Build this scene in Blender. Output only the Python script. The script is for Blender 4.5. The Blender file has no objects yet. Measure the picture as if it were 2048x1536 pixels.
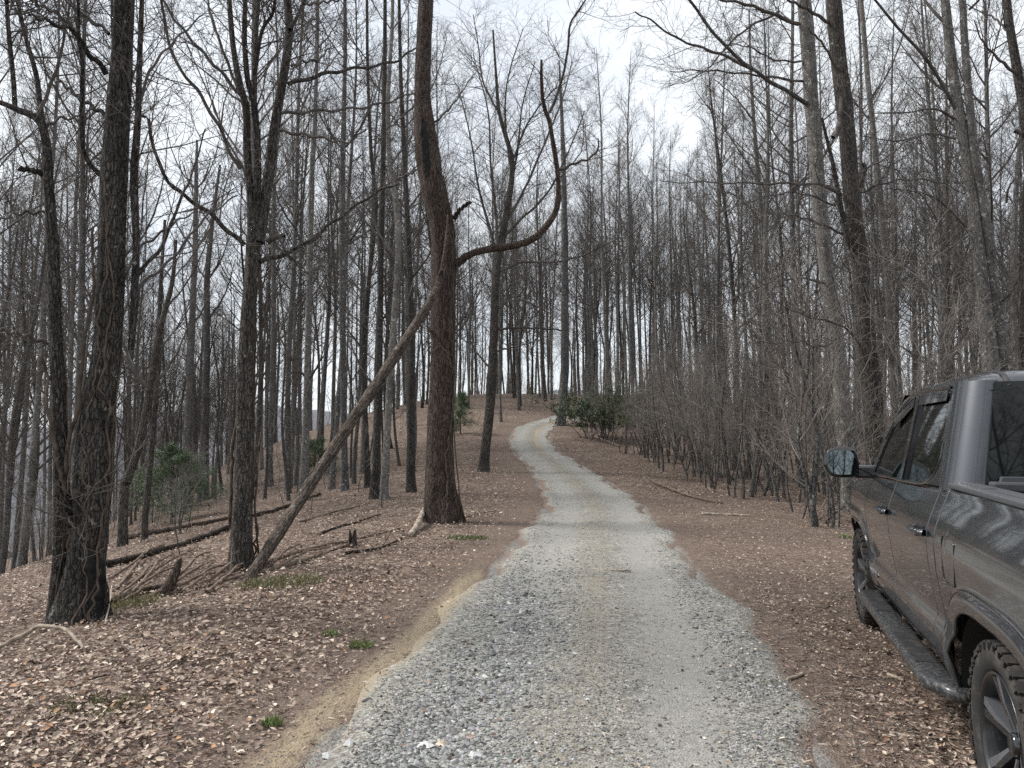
import bpy, math, random
import numpy as np
from mathutils import Matrix, Vector, geometry

# ------------------------------------------------------------------ camera, world, sun, exposure
SC = bpy.context.scene
COL = SC.collection
F = 1500.0; PITCH = math.radians(4.3); CAMH = 1.6          # F in pixels of the 2048 px wide photograph
cam = bpy.data.cameras.new('camera'); camo = bpy.data.objects.new('camera', cam); COL.objects.link(camo)
camo.location = (0, 0, CAMH); camo.rotation_euler = (math.pi/2 + PITCH, 0, 0)
cam.sensor_width = 36; cam.lens = F/2048*36; cam.clip_start = .05; cam.clip_end = 3000
SC.camera = camo

SUN_EL, SUN_AZ = math.radians(48), math.radians(-75)       # azimuth from +Y, negative = towards -X
w = bpy.data.worlds.new('World'); SC.world = w; w.use_nodes = True
nt = w.node_tree; nt.nodes.clear()
N = nt.nodes.new; LK = nt.links.new
wout = N('ShaderNodeOutputWorld'); bg = N('ShaderNodeBackground'); bg.inputs[1].default_value = .1
sky = N('ShaderNodeTexSky'); sky.sky_type = 'NISHITA'; sky.sun_disc = False
sky.sun_elevation = SUN_EL; sky.sun_rotation = SUN_AZ
tc = N('ShaderNodeTexCoord'); mp = N('ShaderNodeMapping'); mp.inputs['Scale'].default_value = (1.2, 1.2, 3.0)
no = N('ShaderNodeTexNoise'); no.inputs['Scale'].default_value = 2.2; no.inputs['Detail'].default_value = 6; no.inputs['Roughness'].default_value = .55
rp = N('ShaderNodeMapRange'); rp.inputs['From Min'].default_value = .36; rp.inputs['From Max'].default_value = .56
rp.inputs['To Min'].default_value = .74; rp.inputs['To Max'].default_value = .97
mx = N('ShaderNodeMix'); mx.data_type = 'RGBA'
mx.inputs['B'].default_value = (7.0, 7.35, 7.7, 1)          # bright thin overcast
LK(tc.outputs['Generated'], mp.inputs[0]); LK(mp.outputs[0], no.inputs[0]); LK(no.outputs[0], rp.inputs[0])
LK(rp.outputs[0], mx.inputs['Factor']); LK(sky.outputs[0], mx.inputs['A']); LK(mx.outputs['Result'], bg.inputs[0]); LK(bg.outputs[0], wout.inputs[0])
sl = bpy.data.lights.new('sun', 'SUN'); sl.energy = 2.9; sl.angle = math.radians(18); sl.color = (1, .96, .91)
so = bpy.data.objects.new('sun', sl); COL.objects.link(so)
sd = Vector((math.sin(SUN_AZ)*math.cos(SUN_EL), math.cos(SUN_AZ)*math.cos(SUN_EL), math.sin(SUN_EL)))
so.rotation_euler = (-sd).to_track_quat('-Z', 'Y').to_euler(); so.location = sd*60
vs = SC.view_settings; vs.view_transform = 'Standard'; vs.look = 'None'; vs.gamma = 1; vs.use_curve_mapping = False
vs.exposure = .64
SC.cycles.use_denoising = False; SC.cycles.sample_clamp_indirect = 4; SC.cycles.max_bounces = 5; SC.cycles.diffuse_bounces = 2; SC.cycles.glossy_bounces = 3

rng = np.random.default_rng(7); random.seed(7)

# ------------------------------------------------------------------ helpers
def tag(o, label=None, cat=None, group=None, kind=None):
    if label: o['label'] = label
    if cat: o['category'] = cat
    if group: o['group'] = group
    if kind: o['kind'] = kind
    return o
def link(name, me, parent=None, mat=None):
    o = bpy.data.objects.new(name, me); COL.objects.link(o)
    if parent is not None: o.parent = parent
    if mat is not None and me is not None and len(me.materials) == 0: me.materials.append(mat)
    return o
def empty(name, loc=(0, 0, 0)):
    o = bpy.data.objects.new(name, None); COL.objects.link(o); o.location = loc; o.empty_display_size = .2
    return o
def mk(name, V, faces, smooth=True, mat=None, cols=None, attr=None):
    """faces: list of int arrays (k x 3 or k x 4)"""
    V = np.asarray(V, np.float32).reshape(-1, 3)
    if isinstance(faces, np.ndarray): faces = [faces]
    faces = [np.asarray(f, np.int32) for f in faces if len(f)]
    me = bpy.data.meshes.new(name)
    me.vertices.add(len(V)); me.vertices.foreach_set('co', V.ravel())
    li = np.concatenate([f.ravel() for f in faces]); tot = np.concatenate([np.full(len(f), f.shape[1], np.int32) for f in faces])
    st = np.concatenate([[0], np.cumsum(tot)[:-1]]).astype(np.int32)
    me.loops.add(len(li)); me.loops.foreach_set('vertex_index', li)
    me.polygons.add(len(tot)); me.polygons.foreach_set('loop_start', st)
    me.update(calc_edges=True)
    if cols is not None:
        a = me.color_attributes.new('col', 'FLOAT_COLOR', 'POINT')
        c = np.ones((len(V), 4), np.float32); c[:, :3] = cols; a.data.foreach_set('color', c.ravel())
    if attr:
        for k, v in attr.items():
            a = me.attributes.new(k, 'FLOAT', 'POINT'); a.data.foreach_set('value', np.asarray(v, np.float32).ravel())
    (me.shade_smooth if smooth else me.shade_flat)()
    me.validate()
    if mat: me.materials.append(mat)
    return me
class MB:
    def __init__(s): s.v = []; s.q = []; s.t = []; s.n = 0
    def add(s, V, q=None, t=None):
        V = np.asarray(V, float).reshape(-1, 3)
        if q is not None and len(q): s.q.append(np.asarray(q, int).reshape(-1, 4)+s.n)
        if t is not None and len(t): s.t.append(np.asarray(t, int).reshape(-1, 3)+s.n)
        s.v.append(V); s.n += len(V); return s
    def mesh(s, name, smooth=True, mat=None, **k):
        fs = ([np.concatenate(s.q)] if s.q else [])+([np.concatenate(s.t)] if s.t else [])
        return mk(name, np.concatenate(s.v), fs, smooth, mat, **k)
    def build(s, name, mat, parent=None, smooth=True): return link(name, s.mesh(name, smooth, mat), parent)
def nrm(a): return a/np.maximum(np.linalg.norm(a, axis=-1, keepdims=True), 1e-9)
def tubes(P, R, n, mod=None):
    P = np.asarray(P, float); R = np.asarray(R, float)
    if P.ndim == 2: P = P[None]; R = R[None]
    M, K, _ = P.shape
    T = nrm(np.gradient(P, axis=1))
    mt = np.abs(nrm(P[:, -1]-P[:, 0])); ref = np.eye(3)[np.argmin(mt, axis=1)][:, None, :]
    U = nrm(np.cross(T, ref)); W = np.cross(T, U)
    a = np.arange(n)/n*2*math.pi
    rr = R[:, :, None]*(mod if mod is not None else 1.0)*np.ones(n)
    V = P[:, :, None, :]+rr[..., None]*(np.cos(a)[None, None, :, None]*U[:, :, None, :]+np.sin(a)[None, None, :, None]*W[:, :, None, :])
    i = np.arange(K-1)[:, None]*n; j = np.arange(n)[None, :]; j2 = (j+1) % n
    q = np.stack([i+j, i+j2, i+n+j2, i+n+j], -1).reshape(-1, 4)
    q = (np.arange(M)[:, None, None]*K*n+q[None]).reshape(-1, 4)
    return V.reshape(-1, 3), q
def capped(mb, P, R, n, mod=None):
    V, q = tubes(P, R, n, mod); K = len(P)
    V = np.concatenate([V, [P[0]], [P[-1]]]); c0, c1 = len(V)-2, len(V)-1; j = np.arange(n); j2 = (j+1) % n
    t = np.concatenate([np.stack([np.full(n, c0), j2, j], 1), np.stack([np.full(n, c1), (K-1)*n+j, (K-1)*n+j2], 1)])
    mb.add(V, q, t)
def spline(pts, n):
    p = np.asarray(pts, float)
    if len(p) == 2: return p[0]+(p[1]-p[0])*np.linspace(0, 1, n)[:, None]
    d = np.concatenate([[0], np.cumsum(np.linalg.norm(np.diff(p[:, :3], axis=0), axis=1))]); d /= d[-1]
    e = np.concatenate([[2*p[0]-p[1]], p, [2*p[-1]-p[-2]]])
    out = []
    for t in np.linspace(0, 1, n):
        k = min(max(np.searchsorted(d, t, 'right')-1, 0), len(p)-2); u = (t-d[k])/max(d[k+1]-d[k], 1e-9)
        a, b, c, g = e[k], e[k+1], e[k+2], e[k+3]
        out.append(.5*((2*b)+(-a+c)*u+(2*a-5*b+4*c-g)*u*u+(-a+3*b-3*c+g)*u**3))
    return np.array(out)
def sm(a, b, x):
    t = np.clip((np.asarray(x, float)-a)/(b-a), 0, 1); return t*t*(3-2*t)
def wob(x, y, s, seed=0):
    r = np.random.default_rng(seed); o = 0
    for k in range(6):
        a = r.uniform(0, 6.28); f = r.uniform(.6, 1.9)/s; o = o+np.sin((x*math.cos(a)+y*math.sin(a))*f*2+r.uniform(0, 6.28))
    return o/6

# ------------------------------------------------------------------ materials
def mat(name, rough=.8, spec=.3):
    m = bpy.data.materials.new(name); m.use_nodes = True; t = m.node_tree; b = t.nodes['Principled BSDF']
    b.inputs['Roughness'].default_value = rough; b.inputs['Specular IOR Level'].default_value = spec
    return m, t, b
def node(t, typ, **k):
    n = t.nodes.new(typ)
    for a, v in k.items():
        if a in n.inputs: n.inputs[a].default_value = v
        else: setattr(n, a, v)
    return n
def ramp(t, src, stops):
    r = t.nodes.new('ShaderNodeValToRGB'); e = r.color_ramp.elements
    while len(e) < len(stops): e.new(.5)
    for i, (p, c) in enumerate(stops): e[i].position = p; e[i].color = (c[0], c[1], c[2], 1) if not np.isscalar(c) else (c, c, c, 1)
    t.links.new(src, r.inputs[0]); return r
def mixc(t, f, a, b, blend='MIX'):
    m = t.nodes.new('ShaderNodeMix'); m.data_type = 'RGBA'; m.blend_type = blend
    for k, v in (('Factor', f), ('A', a), ('B', b)):
        if hasattr(v, 'links'): t.links.new(v, m.inputs[k])
        else: m.inputs[k].default_value = v if np.isscalar(v) else (*v, 1)
    return m.outputs['Result']
def bump(t, b, h, s, d=.02):
    n = node(t, 'ShaderNodeBump', Strength=s, Distance=d); t.links.new(h, n.inputs['Height']); t.links.new(n.outputs[0], b.inputs['Normal'])
def coords(t, scale, which='Object'):
    c = t.nodes.new('ShaderNodeTexCoord'); m = node(t, 'ShaderNodeMapping', Scale=scale); t.links.new(c.outputs[which], m.inputs[0]); return m.outputs[0]
def noise(t, vec, s, d=4, r=.55):
    n = node(t, 'ShaderNodeTexNoise', Scale=s, Detail=d, Roughness=r); t.links.new(vec, n.inputs['Vector']); return n.outputs[0]

def bark(name, dark, light, lich, lich_amt, ridges=1.0, zs=.16, plates=.6):
    m, t, b = mat(name, .9, .15)
    v = coords(t, (1, 1, zs)); v2 = coords(t, (1, 1, 1))
    n1 = noise(t, v, 34*ridges, 5, .65); n2 = noise(t, v2, 2.2, 4); n3 = noise(t, v2, 9, 5, .7)
    c = ramp(t, n1, [(.36, dark), (.52, tuple(.5*(a+q) for a, q in zip(dark, light))), (.68, light)]).outputs[0]
    nd = t.nodes.new('ShaderNodeTexNoise'); nd.inputs['Scale'].default_value = 9; nd.inputs['Detail'].default_value = 3; t.links.new(v2, nd.inputs[0])
    sc_ = t.nodes.new('ShaderNodeVectorMath'); sc_.operation = 'SCALE'; sc_.inputs['Scale'].default_value = .07; t.links.new(nd.outputs['Color'], sc_.inputs[0])
    ad_ = t.nodes.new('ShaderNodeVectorMath'); ad_.operation = 'ADD'; t.links.new(coords(t, (1, 1, max(zs*1.5, .2))), ad_.inputs[0]); t.links.new(sc_.outputs[0], ad_.inputs[1])
    vp = t.nodes.new('ShaderNodeTexVoronoi'); vp.feature = 'DISTANCE_TO_EDGE'; vp.inputs['Scale'].default_value = 26*ridges; t.links.new(ad_.outputs[0], vp.inputs['Vector'])
    fis = ramp(t, vp.outputs['Distance'], [(0, 1-plates), (.13, 1.)]).outputs[0]; c = mixc(t, 1.0, c, fis, 'MULTIPLY')
    oi = t.nodes.new('ShaderNodeObjectInfo')
    vr = ramp(t, oi.outputs['Random'], [(0, (.72, .72, .74)), (1, (1.25, 1.2, 1.15))]).outputs[0]
    c = mixc(t, 1.0, c, vr, 'MULTIPLY')
    wv = ramp(t, n2, [(.3, .7), (.7, 1.25)]).outputs[0]; c = mixc(t, 1.0, c, wv, 'MULTIPLY')
    lm = ramp(t, n3, [(1-lich_amt-.03, 0.), (1-lich_amt+.03, 1.)]).outputs[0]
    c = mixc(t, lm, c, lich); t.links.new(c, b.inputs['Base Color'])
    hs = t.nodes.new('ShaderNodeMath'); hs.operation = 'ADD'; t.links.new(n1, hs.inputs[0]); t.links.new(fis, hs.inputs[1]); bump(t, b, hs.outputs[0], 1.0, .03); return m
M_bark_brown = bark('bark_brown', (.042, .039, .036), (.160, .149, .137), (.30, .31, .28), .35, 1.25, .18, .6)
M_bark_red = bark('bark_reddish', (.040, .031, .027), (.165, .130, .112), (.22, .21, .17), .31, 1.2, .14, .6)
M_bark_grey = bark('bark_grey', (.088, .086, .082), (.275, .268, .255), (.44, .445, .42), .39, 1.0, .35, .3)
M_bark_pole = bark('bark_pole', (.095, .092, .087), (.27, .262, .248), (.30, .30, .28), .36, 1.2, .3)
def plain(name, c1, c2, s=6, rough=.85, spec=.2, bs=0, rnd=True):
    m, t, b = mat(name, rough, spec); v = coords(t, (1, 1, 1)); n = noise(t, v, s, 4)
    c = ramp(t, n, [(.35, c1), (.65, c2)]).outputs[0]
    if rnd:
        oi = t.nodes.new('ShaderNodeObjectInfo'); c = mixc(t, 1.0, c, ramp(t, oi.outputs['Random'], [(0, .8), (1, 1.2)]).outputs[0], 'MULTIPLY')
    t.links.new(c, b.inputs['Base Color'])
    if bs: bump(t, b, n, bs, .01)
    return m
M_twig = plain('twig_bark', (.05, .045, .042), (.125, .112, .104), 5)
M_twig_red = plain('twig_reddish', (.07, .062, .057), (.155, .140, .130), 5)
M_vine = plain('vine_bark', (.05, .038, .03), (.13, .10, .08), 9, bs=.5)
M_dead = bark('dead_wood', (.045, .036, .031), (.21, .175, .147), (.34, .32, .29), .33, 1.1, .07, .5)
M_log = bark('rotten_log', (.03, .024, .02), (.11, .09, .075), (.2, .19, .17), .3, .8, .6)
M_pale = plain('pale_stick', (.25, .2, .15), (.46, .40, .33), 12, bs=.3)
M_stick = plain('brown_stick', (.09, .065, .05), (.21, .16, .125), 12, bs=.3)
M_char_shade = plain('char_and_hole_shade', (.008, .008, .009), (.03, .028, .028), 12, bs=.6)  # root char, and the painted shade inside the hollow and the knot
def colmat(name, rough=.8, spec=.25, trans=0.0):
    m, t, b = mat(name, rough, spec); a = t.nodes.new('ShaderNodeVertexColor'); a.layer_name = 'col'
    v = coords(t, (1, 1, 1)); c = mixc(t, 1.0, a.outputs[0], ramp(t, noise(t, v, 45, 3), [(.3, .75), (.7, 1.2)]).outputs[0], 'MULTIPLY')
    t.links.new(c, b.inputs['Base Color']); return m
M_leaf = colmat('dry_leaf', .75, .25); M_stone = colmat('stone', .9, .2); M_green = colmat('green_leaf', .5, .35)

# ------------------------------------------------------------------ terrain
CY = np.array([-30, -8, 0, 2, 3.8, 5.9, 9.1, 14, 20, 30, 39, 46, 60, 300.]); CX = np.array([-1.6, -.4, .05, .15, .27, .62, .99, 1.55, 2.05, 1.85, 1.05, .8, .8, .8])
_ys = np.linspace(-30, 300, 1500); _k = np.ones(9)/9; _cx = np.convolve(np.pad(np.interp(_ys, CY, CX), 4, 'edge'), _k, 'valid')
def cxf(y): return np.interp(y, _ys, _cx)
GY = np.array([-60, -20, 0, 12, 20, 30, 40, 47, 53, 62, 75, 90, 130, 200, 500, 900.]); GZ = np.array([.6, .1, 0, 0, .05, .42, 1.12, 2.15, 3.05, 4.9, 6.3, 6.6, 4.5, -2, -20, -25])
_gy = np.linspace(-60, 900, 3841); _gz = np.convolve(np.pad(np.interp(_gy, GY, GZ), 8, 'edge'), np.ones(17)/17, 'valid')
def Hs(x, y):
    x = np.asarray(x, float); y = np.asarray(y, float)
    g = np.interp(y, _gy, _gz); d = x-cxf(y); dl = np.maximum(-d-3.4, 0); dr = np.maximum(d-2.2, 0)
    dlc = np.minimum(dl, 32); drop = .05*dlc+.0095*dlc**2+np.maximum(dl-32, 0)*.33; drop = np.where(drop > 45, 45+(drop-45)*.02, drop)
    drr = np.minimum(dr, 60); dropr = .025*drr+.0011*drr**2
    return g-drop-dropr
def roughness(x, y):
    d = np.abs(x-cxf(y)); k = sm(1.7, 4.5, d)
    return k*(.10*wob(x, y, 2.6, 3)+.04*wob(x, y, .8, 5)+.015*wob(x, y, .3, 6))+.012*wob(x, y, .9, 8)
def H(x, y): return Hs(x, y)+roughness(np.asarray(x, float), np.asarray(y, float))
def ray(px, py):
    a = (px-1024)/F; b = (py-768)/F
    return np.array([a, math.cos(PITCH)+b*math.sin(PITCH), math.sin(PITCH)-b*math.cos(PITCH)])
def hit(px, py, tmax=140):
    d = ray(px, py); ts = np.concatenate([np.arange(2, 30, .03), np.arange(30, tmax, .1)])
    P = d[None]*ts[:, None]; below = (P[:, 2]+CAMH) < H(P[:, 0], P[:, 1])
    i = np.argmax(below) if below.any() else len(ts)-1
    p = P[i]; return np.array([p[0], p[1], float(H(p[0], p[1]))])
def at_depth(px, py, Y):
    d = ray(px, py); t = Y/d[1]; return np.array([d[0]*t, Y, d[2]*t+CAMH]), t
def project(P):
    P = np.asarray(P, float); z = P[..., 2]-CAMH; fw = P[..., 1]*math.cos(PITCH)+z*math.sin(PITCH); dn = P[..., 1]*math.sin(PITCH)-z*math.cos(PITCH)
    return 1024+F*P[..., 0]/fw, 768+F*dn/fw, fw

# road centreline (bends out of sight to the right on the rise)
RC = spline([(-.5, -9, 0), (.05, 0, 0), (.27, 3.8, 0), (.62, 5.9, 0), (.99, 9.1, 0), (1.55, 14, 0), (2.05, 20, 0), (1.9, 30, 0), (1.3, 38, 0), (1.05, 44, 0), (1.6, 49, 0), (3.4, 53, 0), (7, 56, 0), (12, 57.5, 0), (20, 58.5, 0)], 700)[:, :2]
RS = np.concatenate([[0], np.cumsum(np.linalg.norm(np.diff(RC, axis=0), axis=1))]); RT = nrm(np.gradient(RC, axis=0))
def road_uv(x, y):
    x = np.atleast_1d(x); y = np.atleast_1d(y); u = np.empty(len(x)); s = np.empty(len(x))
    C = RC[::4]; T = RT[::4]; S = RS[::4]
    for i in range(0, len(x), 20000):
        dx = x[i:i+20000, None]-C[None, :, 0]; dy = y[i:i+20000, None]-C[None, :, 1]; k = np.argmin(dx*dx+dy*dy, axis=1); r = np.arange(len(k))
        u[i:i+20000] = dx[r, k]*T[k, 1]-dy[r, k]*T[k, 0]; s[i:i+20000] = S[k]+dx[r, k]*T[k, 0]+dy[r, k]*T[k, 1]
    return u, s

# ground material: leaf-littered forest soil
def ground_material():
    m, t, b = mat('forest_floor', .92, .12)
    v = coords(t, (1, 1, 1)); nz = t.nodes.new('ShaderNodeTexNoise'); nz.inputs['Scale'].default_value = 14; t.links.new(v, nz.inputs[0])
    vm = t.nodes.new('ShaderNodeVectorMath'); vm.operation = 'SCALE'; vm.inputs['Scale'].default_value = .12; t.links.new(nz.outputs['Color'], vm.inputs[0])
    va = t.nodes.new('ShaderNodeVectorMath'); va.operation = 'ADD'; t.links.new(v, va.inputs[0]); t.links.new(vm.outputs[0], va.inputs[1])
    vo = t.nodes.new('ShaderNodeTexVoronoi'); vo.inputs['Scale'].default_value = 15; t.links.new(va.outputs[0], vo.inputs['Vector'])
    sp = t.nodes.new('ShaderNodeSeparateColor'); t.links.new(vo.outputs['Color'], sp.inputs[0])
    leafc = ramp(t, sp.outputs[0], [(0, (.055, .04, .033)), (.25, (.13, .093, .075)), (.5, (.205, .152, .12)), (.75, (.28, .215, .172)), (1, (.42, .345, .28))]).outputs[0]
    soil = ramp(t, noise(t, v, 60, 5, .7), [(.3, (.055, .04, .034)), (.7, (.17, .125, .105))]).outputs[0]
    big = noise(t, v, .55, 5, .6)
    cov = ramp(t, big, [(.35, .35), (.62, .95)]).outputs[0]
    c = mixc(t, cov, soil, leafc)
    gl = t.nodes.new('ShaderNodeAttribute'); gl.attribute_name = 'mulch'
    mul = ramp(t, noise(t, v, 120, 4, .75), [(.33, (.09, .066, .053)), (.53, (.20, .15, .122)), (.70, (.42, .345, .28))]).outputs[0]
    c = mixc(t, gl.outputs['Fac'], c, mul)
    fine = noise(t, v, 11, 12, .82)
    def fade(nm, col, c, hi):
        at = t.nodes.new('ShaderNodeAttribute'); at.attribute_name = nm; k = t.nodes.new('ShaderNodeMath'); k.operation = 'MULTIPLY_ADD'; t.links.new(at.outputs['Fac'], k.inputs[0]); k.inputs[1].default_value = 1.5; k.inputs[2].default_value = -.75
        k2 = t.nodes.new('ShaderNodeMath'); k2.operation = 'ADD'; t.links.new(k.outputs[0], k2.inputs[0]); t.links.new(fine, k2.inputs[1]); return mixc(t, ramp(t, k2.outputs[0], [(.38, 0.), (.72, hi)]).outputs[0], c, col)
    c = fade('grav', ramp(t, noise(t, v, 75, 4, .8), [(.3, (.13, .125, .115)), (.5, (.27, .262, .245)), (.7, (.46, .45, .43))]).outputs[0], c, .9)
    c = fade('tan', ramp(t, noise(t, v, 90, 4, .7), [(.3, (.25, .20, .138)), (.7, (.43, .355, .25))]).outputs[0], c, .9)
    gr = ramp(t, noise(t, v, 1.3, 4, .6), [(.62, 0.), (.74, .45)]).outputs[0]; c = mixc(t, gr, c, (.14, .125, .06))
    t.links.new(c, b.inputs['Base Color'])
    h = t.nodes.new('ShaderNodeMath'); h.operation = 'ADD'; t.links.new(vo.outputs['Distance'], h.inputs[0]); t.links.new(noise(t, v, 70, 3), h.inputs[1])
    bump(t, b, h.outputs[0], .8, .04); return m
M_ground = ground_material()
def axis(lo, hi, near_lo, near_hi, step, grow):
    a = list(np.arange(near_lo, near_hi+1e-6, step)); s = step; x = near_hi
    while x < hi: s *= grow; x += s; a.append(x)
    s = step; x = near_lo; pre = []
    while x > lo: s *= grow; x -= s; pre.append(x)
    return np.array(pre[::-1]+a)
def tan_mask2(u, y): return .70*np.exp(-((u+1.45)/.25)**2)*(1-sm(8.8, 10.6, y))*sm(-6, 0, y)
gx = axis(-700, 700, -8, 8, .19, 1.055); gyy = axis(-120, 1300, 2, 20, .19, 1.035)
X, Y = np.meshgrid(gx, gyy); xf, yf = X.ravel(), Y.ravel()
u_, s_ = road_uv(xf, yf); far = (np.abs(xf) > 40) | (yf > 75) | (yf < -12); u_[far] = 9
Z = H(xf, yf)-.10*(1-sm(.85, 1.32, np.abs(u_)))
d_ = xf-cxf(yf); mulch = sm(1.1, 1.4, np.abs(u_))*(1-sm(1.7, 2.6, -u_))*(u_ < 0)*.75+(u_ > 0)*(1-sm(3.4, 5.4, u_))*.6*(1-sm(14, 24, yf))
nx, ny = len(gx), len(gyy); i = np.arange(ny-1)[:, None]*nx; j = np.arange(nx-1)[None]
q = np.stack([i+j, i+j+1, i+nx+j+1, i+nx+j], -1).reshape(-1, 4)
ground = link('ground', mk('ground', np.stack([xf, yf, Z], 1), q, True, M_ground, attr={'mulch': np.clip(mulch, 0, 1), 'tan': tan_mask2(u_, yf), 'grav': np.where((u_ < -1.3) & (yf < 10), .25, 1.)*(1-.55*sm(1.1, 1.5, u_))*np.clip(.95*(1-sm(1.05-.2*sm(6, 16, yf), 1.85-.25*sm(6, 16, yf)+.25*wob(xf, yf, 1.1, 41), np.abs(u_))), 0, 1)*(np.abs(u_) < 3)}))
tag(ground, 'forest floor of brown leaf litter sloping away from the gravel road', None, None, 'structure')

# gravel road sheet
def road_material():
    m, t, b = mat('road_gravel', .95, .15)
    v = coords(t, (1, 1, 1)); u = t.nodes.new('ShaderNodeAttribute'); u.attribute_name = 'u'; s = t.nodes.new('ShaderNodeAttribute'); s.attribute_name = 's'
    tan = t.nodes.new('ShaderNodeAttribute'); tan.attribute_name = 'tan'; soil = t.nodes.new('ShaderNodeAttribute'); soil.attribute_name = 'soil'
    vo = t.nodes.new('ShaderNodeTexVoronoi'); vo.inputs['Scale'].default_value = 70; t.links.new(v, vo.inputs['Vector'])
    vo2 = t.nodes.new('ShaderNodeTexVoronoi'); vo2.inputs['Scale'].default_value = 30; t.links.new(v, vo2.inputs['Vector'])
    sp = t.nodes.new('ShaderNodeSeparateColor'); t.links.new(vo.outputs['Color'], sp.inputs[0]); sp2 = t.nodes.new('ShaderNodeSeparateColor'); t.links.new(vo2.outputs['Color'], sp2.inputs[0])
    c1 = ramp(t, sp.outputs[0], [(0, (.13, .127, .117)), (.5, (.265, .26, .242)), (1, (.47, .463, .44))]).outputs[0]
    c2 = ramp(t, sp2.outputs[0], [(0, (.11, .109, .104)), (.6, (.255, .251, .238)), (1, (.48, .477, .46))]).outputs[0]
    c = mixc(t, ramp(t, noise(t, v, 3, 4), [(.42, 0.), (.6, .8)]).outputs[0], c1, c2)
    c = mixc(t, 1.0, c, ramp(t, noise(t, v, .7, 5, .65), [(.3, (.84, .82, .77)), (.7, (1.1, 1.085, 1.04))]).outputs[0], 'MULTIPLY')
    au = t.nodes.new('ShaderNodeMath'); au.operation = 'ABSOLUTE'; t.links.new(u.outputs['Fac'], au.inputs[0])
    nb = noise(t, v, 2.5, 5, .7); um = t.nodes.new('ShaderNodeMath'); um.operation = 'MULTIPLY_ADD'; t.links.new(nb, um.inputs[0]); um.inputs[1].default_value = .5; um.inputs[2].default_value = -.25
    ua = t.nodes.new('ShaderNodeMath'); ua.operation = 'ADD'; t.links.new(au.outputs[0], ua.inputs[0]); t.links.new(um.outputs[0], ua.inputs[1])
    trk = ramp(t, ua.outputs[0], [(.28, 0.), (.48, .62), (.78, .62), (.98, 0.)]).outputs[0]
    fines = ramp(t, noise(t, v, 160, 3, .7), [(.3, (.22, .214, .197)), (.7, (.38, .37, .345))]).outputs[0]; c = mixc(t, trk, c, fines)
    crn = ramp(t, ua.outputs[0], [(.0, .42), (.38, 0.)]).outputs[0]; c = mixc(t, crn, c, ramp(t, noise(t, v, 60, 5, .75), [(.3, (.13, .11, .082)), (.7, (.34, .30, .235))]).outputs[0])
    br = noise(t, v, 9, 8, .8)
    tn = ramp(t, noise(t, v, 90, 4, .7), [(.3, (.25, .20, .138)), (.7, (.43, .355, .25))]).outputs[0]
    mt = t.nodes.new('ShaderNodeMath'); mt.operation = 'MULTIPLY_ADD'; t.links.new(tan.outputs['Fac'], mt.inputs[0]); mt.inputs[1].default_value = 1.9; mt.inputs[2].default_value = -.95
    ma = t.nodes.new('ShaderNodeMath'); ma.operation = 'ADD'; t.links.new(mt.outputs[0], ma.inputs[0]); t.links.new(br, ma.inputs[1])
    c = mixc(t, ramp(t, ma.outputs[0], [(.22, 0.), (.9, .9)]).outputs[0], c, tn)
    so_ = ramp(t, noise(t, v, 110, 4, .75), [(.33, (.09, .066, .053)), (.53, (.20, .15, .122)), (.70, (.42, .345, .28))]).outputs[0]
    mt2 = t.nodes.new('ShaderNodeMath'); mt2.operation = 'MULTIPLY_ADD'; t.links.new(soil.outputs['Fac'], mt2.inputs[0]); mt2.inputs[1].default_value = 1.9; mt2.inputs[2].default_value = -.95
    ma2 = t.nodes.new('ShaderNodeMath'); ma2.operation = 'ADD'; t.links.new(mt2.outputs[0], ma2.inputs[0]); t.links.new(br, ma2.inputs[1])
    c = mixc(t, ramp(t, ma2.outputs[0], [(.3, 0.), (.8, 1.)]).outputs[0], c, so_)
    t.links.new(c, b.inputs['Base Color']); bump(t, b, vo.outputs['Distance'], .6, .015); return m
M_road = road_material()
def half_w(s):  return 1.24-.20*sm(16, 26, s)+.10*np.sin(s*.9)+.07*np.sin(s*2.3+1)+.04*np.sin(s*5.1)
def road_z(x, y, u, s):
    k = np.abs(u)/half_w(s)
    return Hs(x, y)+.012*wob(x, y, .9, 8)+.03+.018*np.cos(np.clip(np.abs(u)-.0, 0, 1.2)*5.2)*(k < 1)-.012-.12*sm(.96, 1.42, k)+.006*wob(x, y, .35, 11)
def tan_mask(u, s, y):
    a = tan_mask2(u, y)
    bb = .26*np.exp(-((u-.05)/.38)**2)*sm(3, 6.5, y)*(1-sm(13, 19, y))*(.55+.45*np.sin(y*1.7+u*3))+np.exp(-((u-.02)/.5)**2-((y-8.0)/1.5)**2)*.16+np.exp(-((u+.1)/.35)**2-((y-10.6)/1.6)**2)*.15
    cc = np.exp(-((u-.35)/.16)**2)*sm(36, 41, y)*.85+np.exp(-((u-.3)/.3)**2)*sm(26, 33, y)*(1-sm(36, 40, y))*.45
    return np.clip(a*1.05+bb+cc, 0, 1)
us = np.linspace(-1.95, 1.95, 56); idx = np.arange(0, len(RC), 1)
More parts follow.
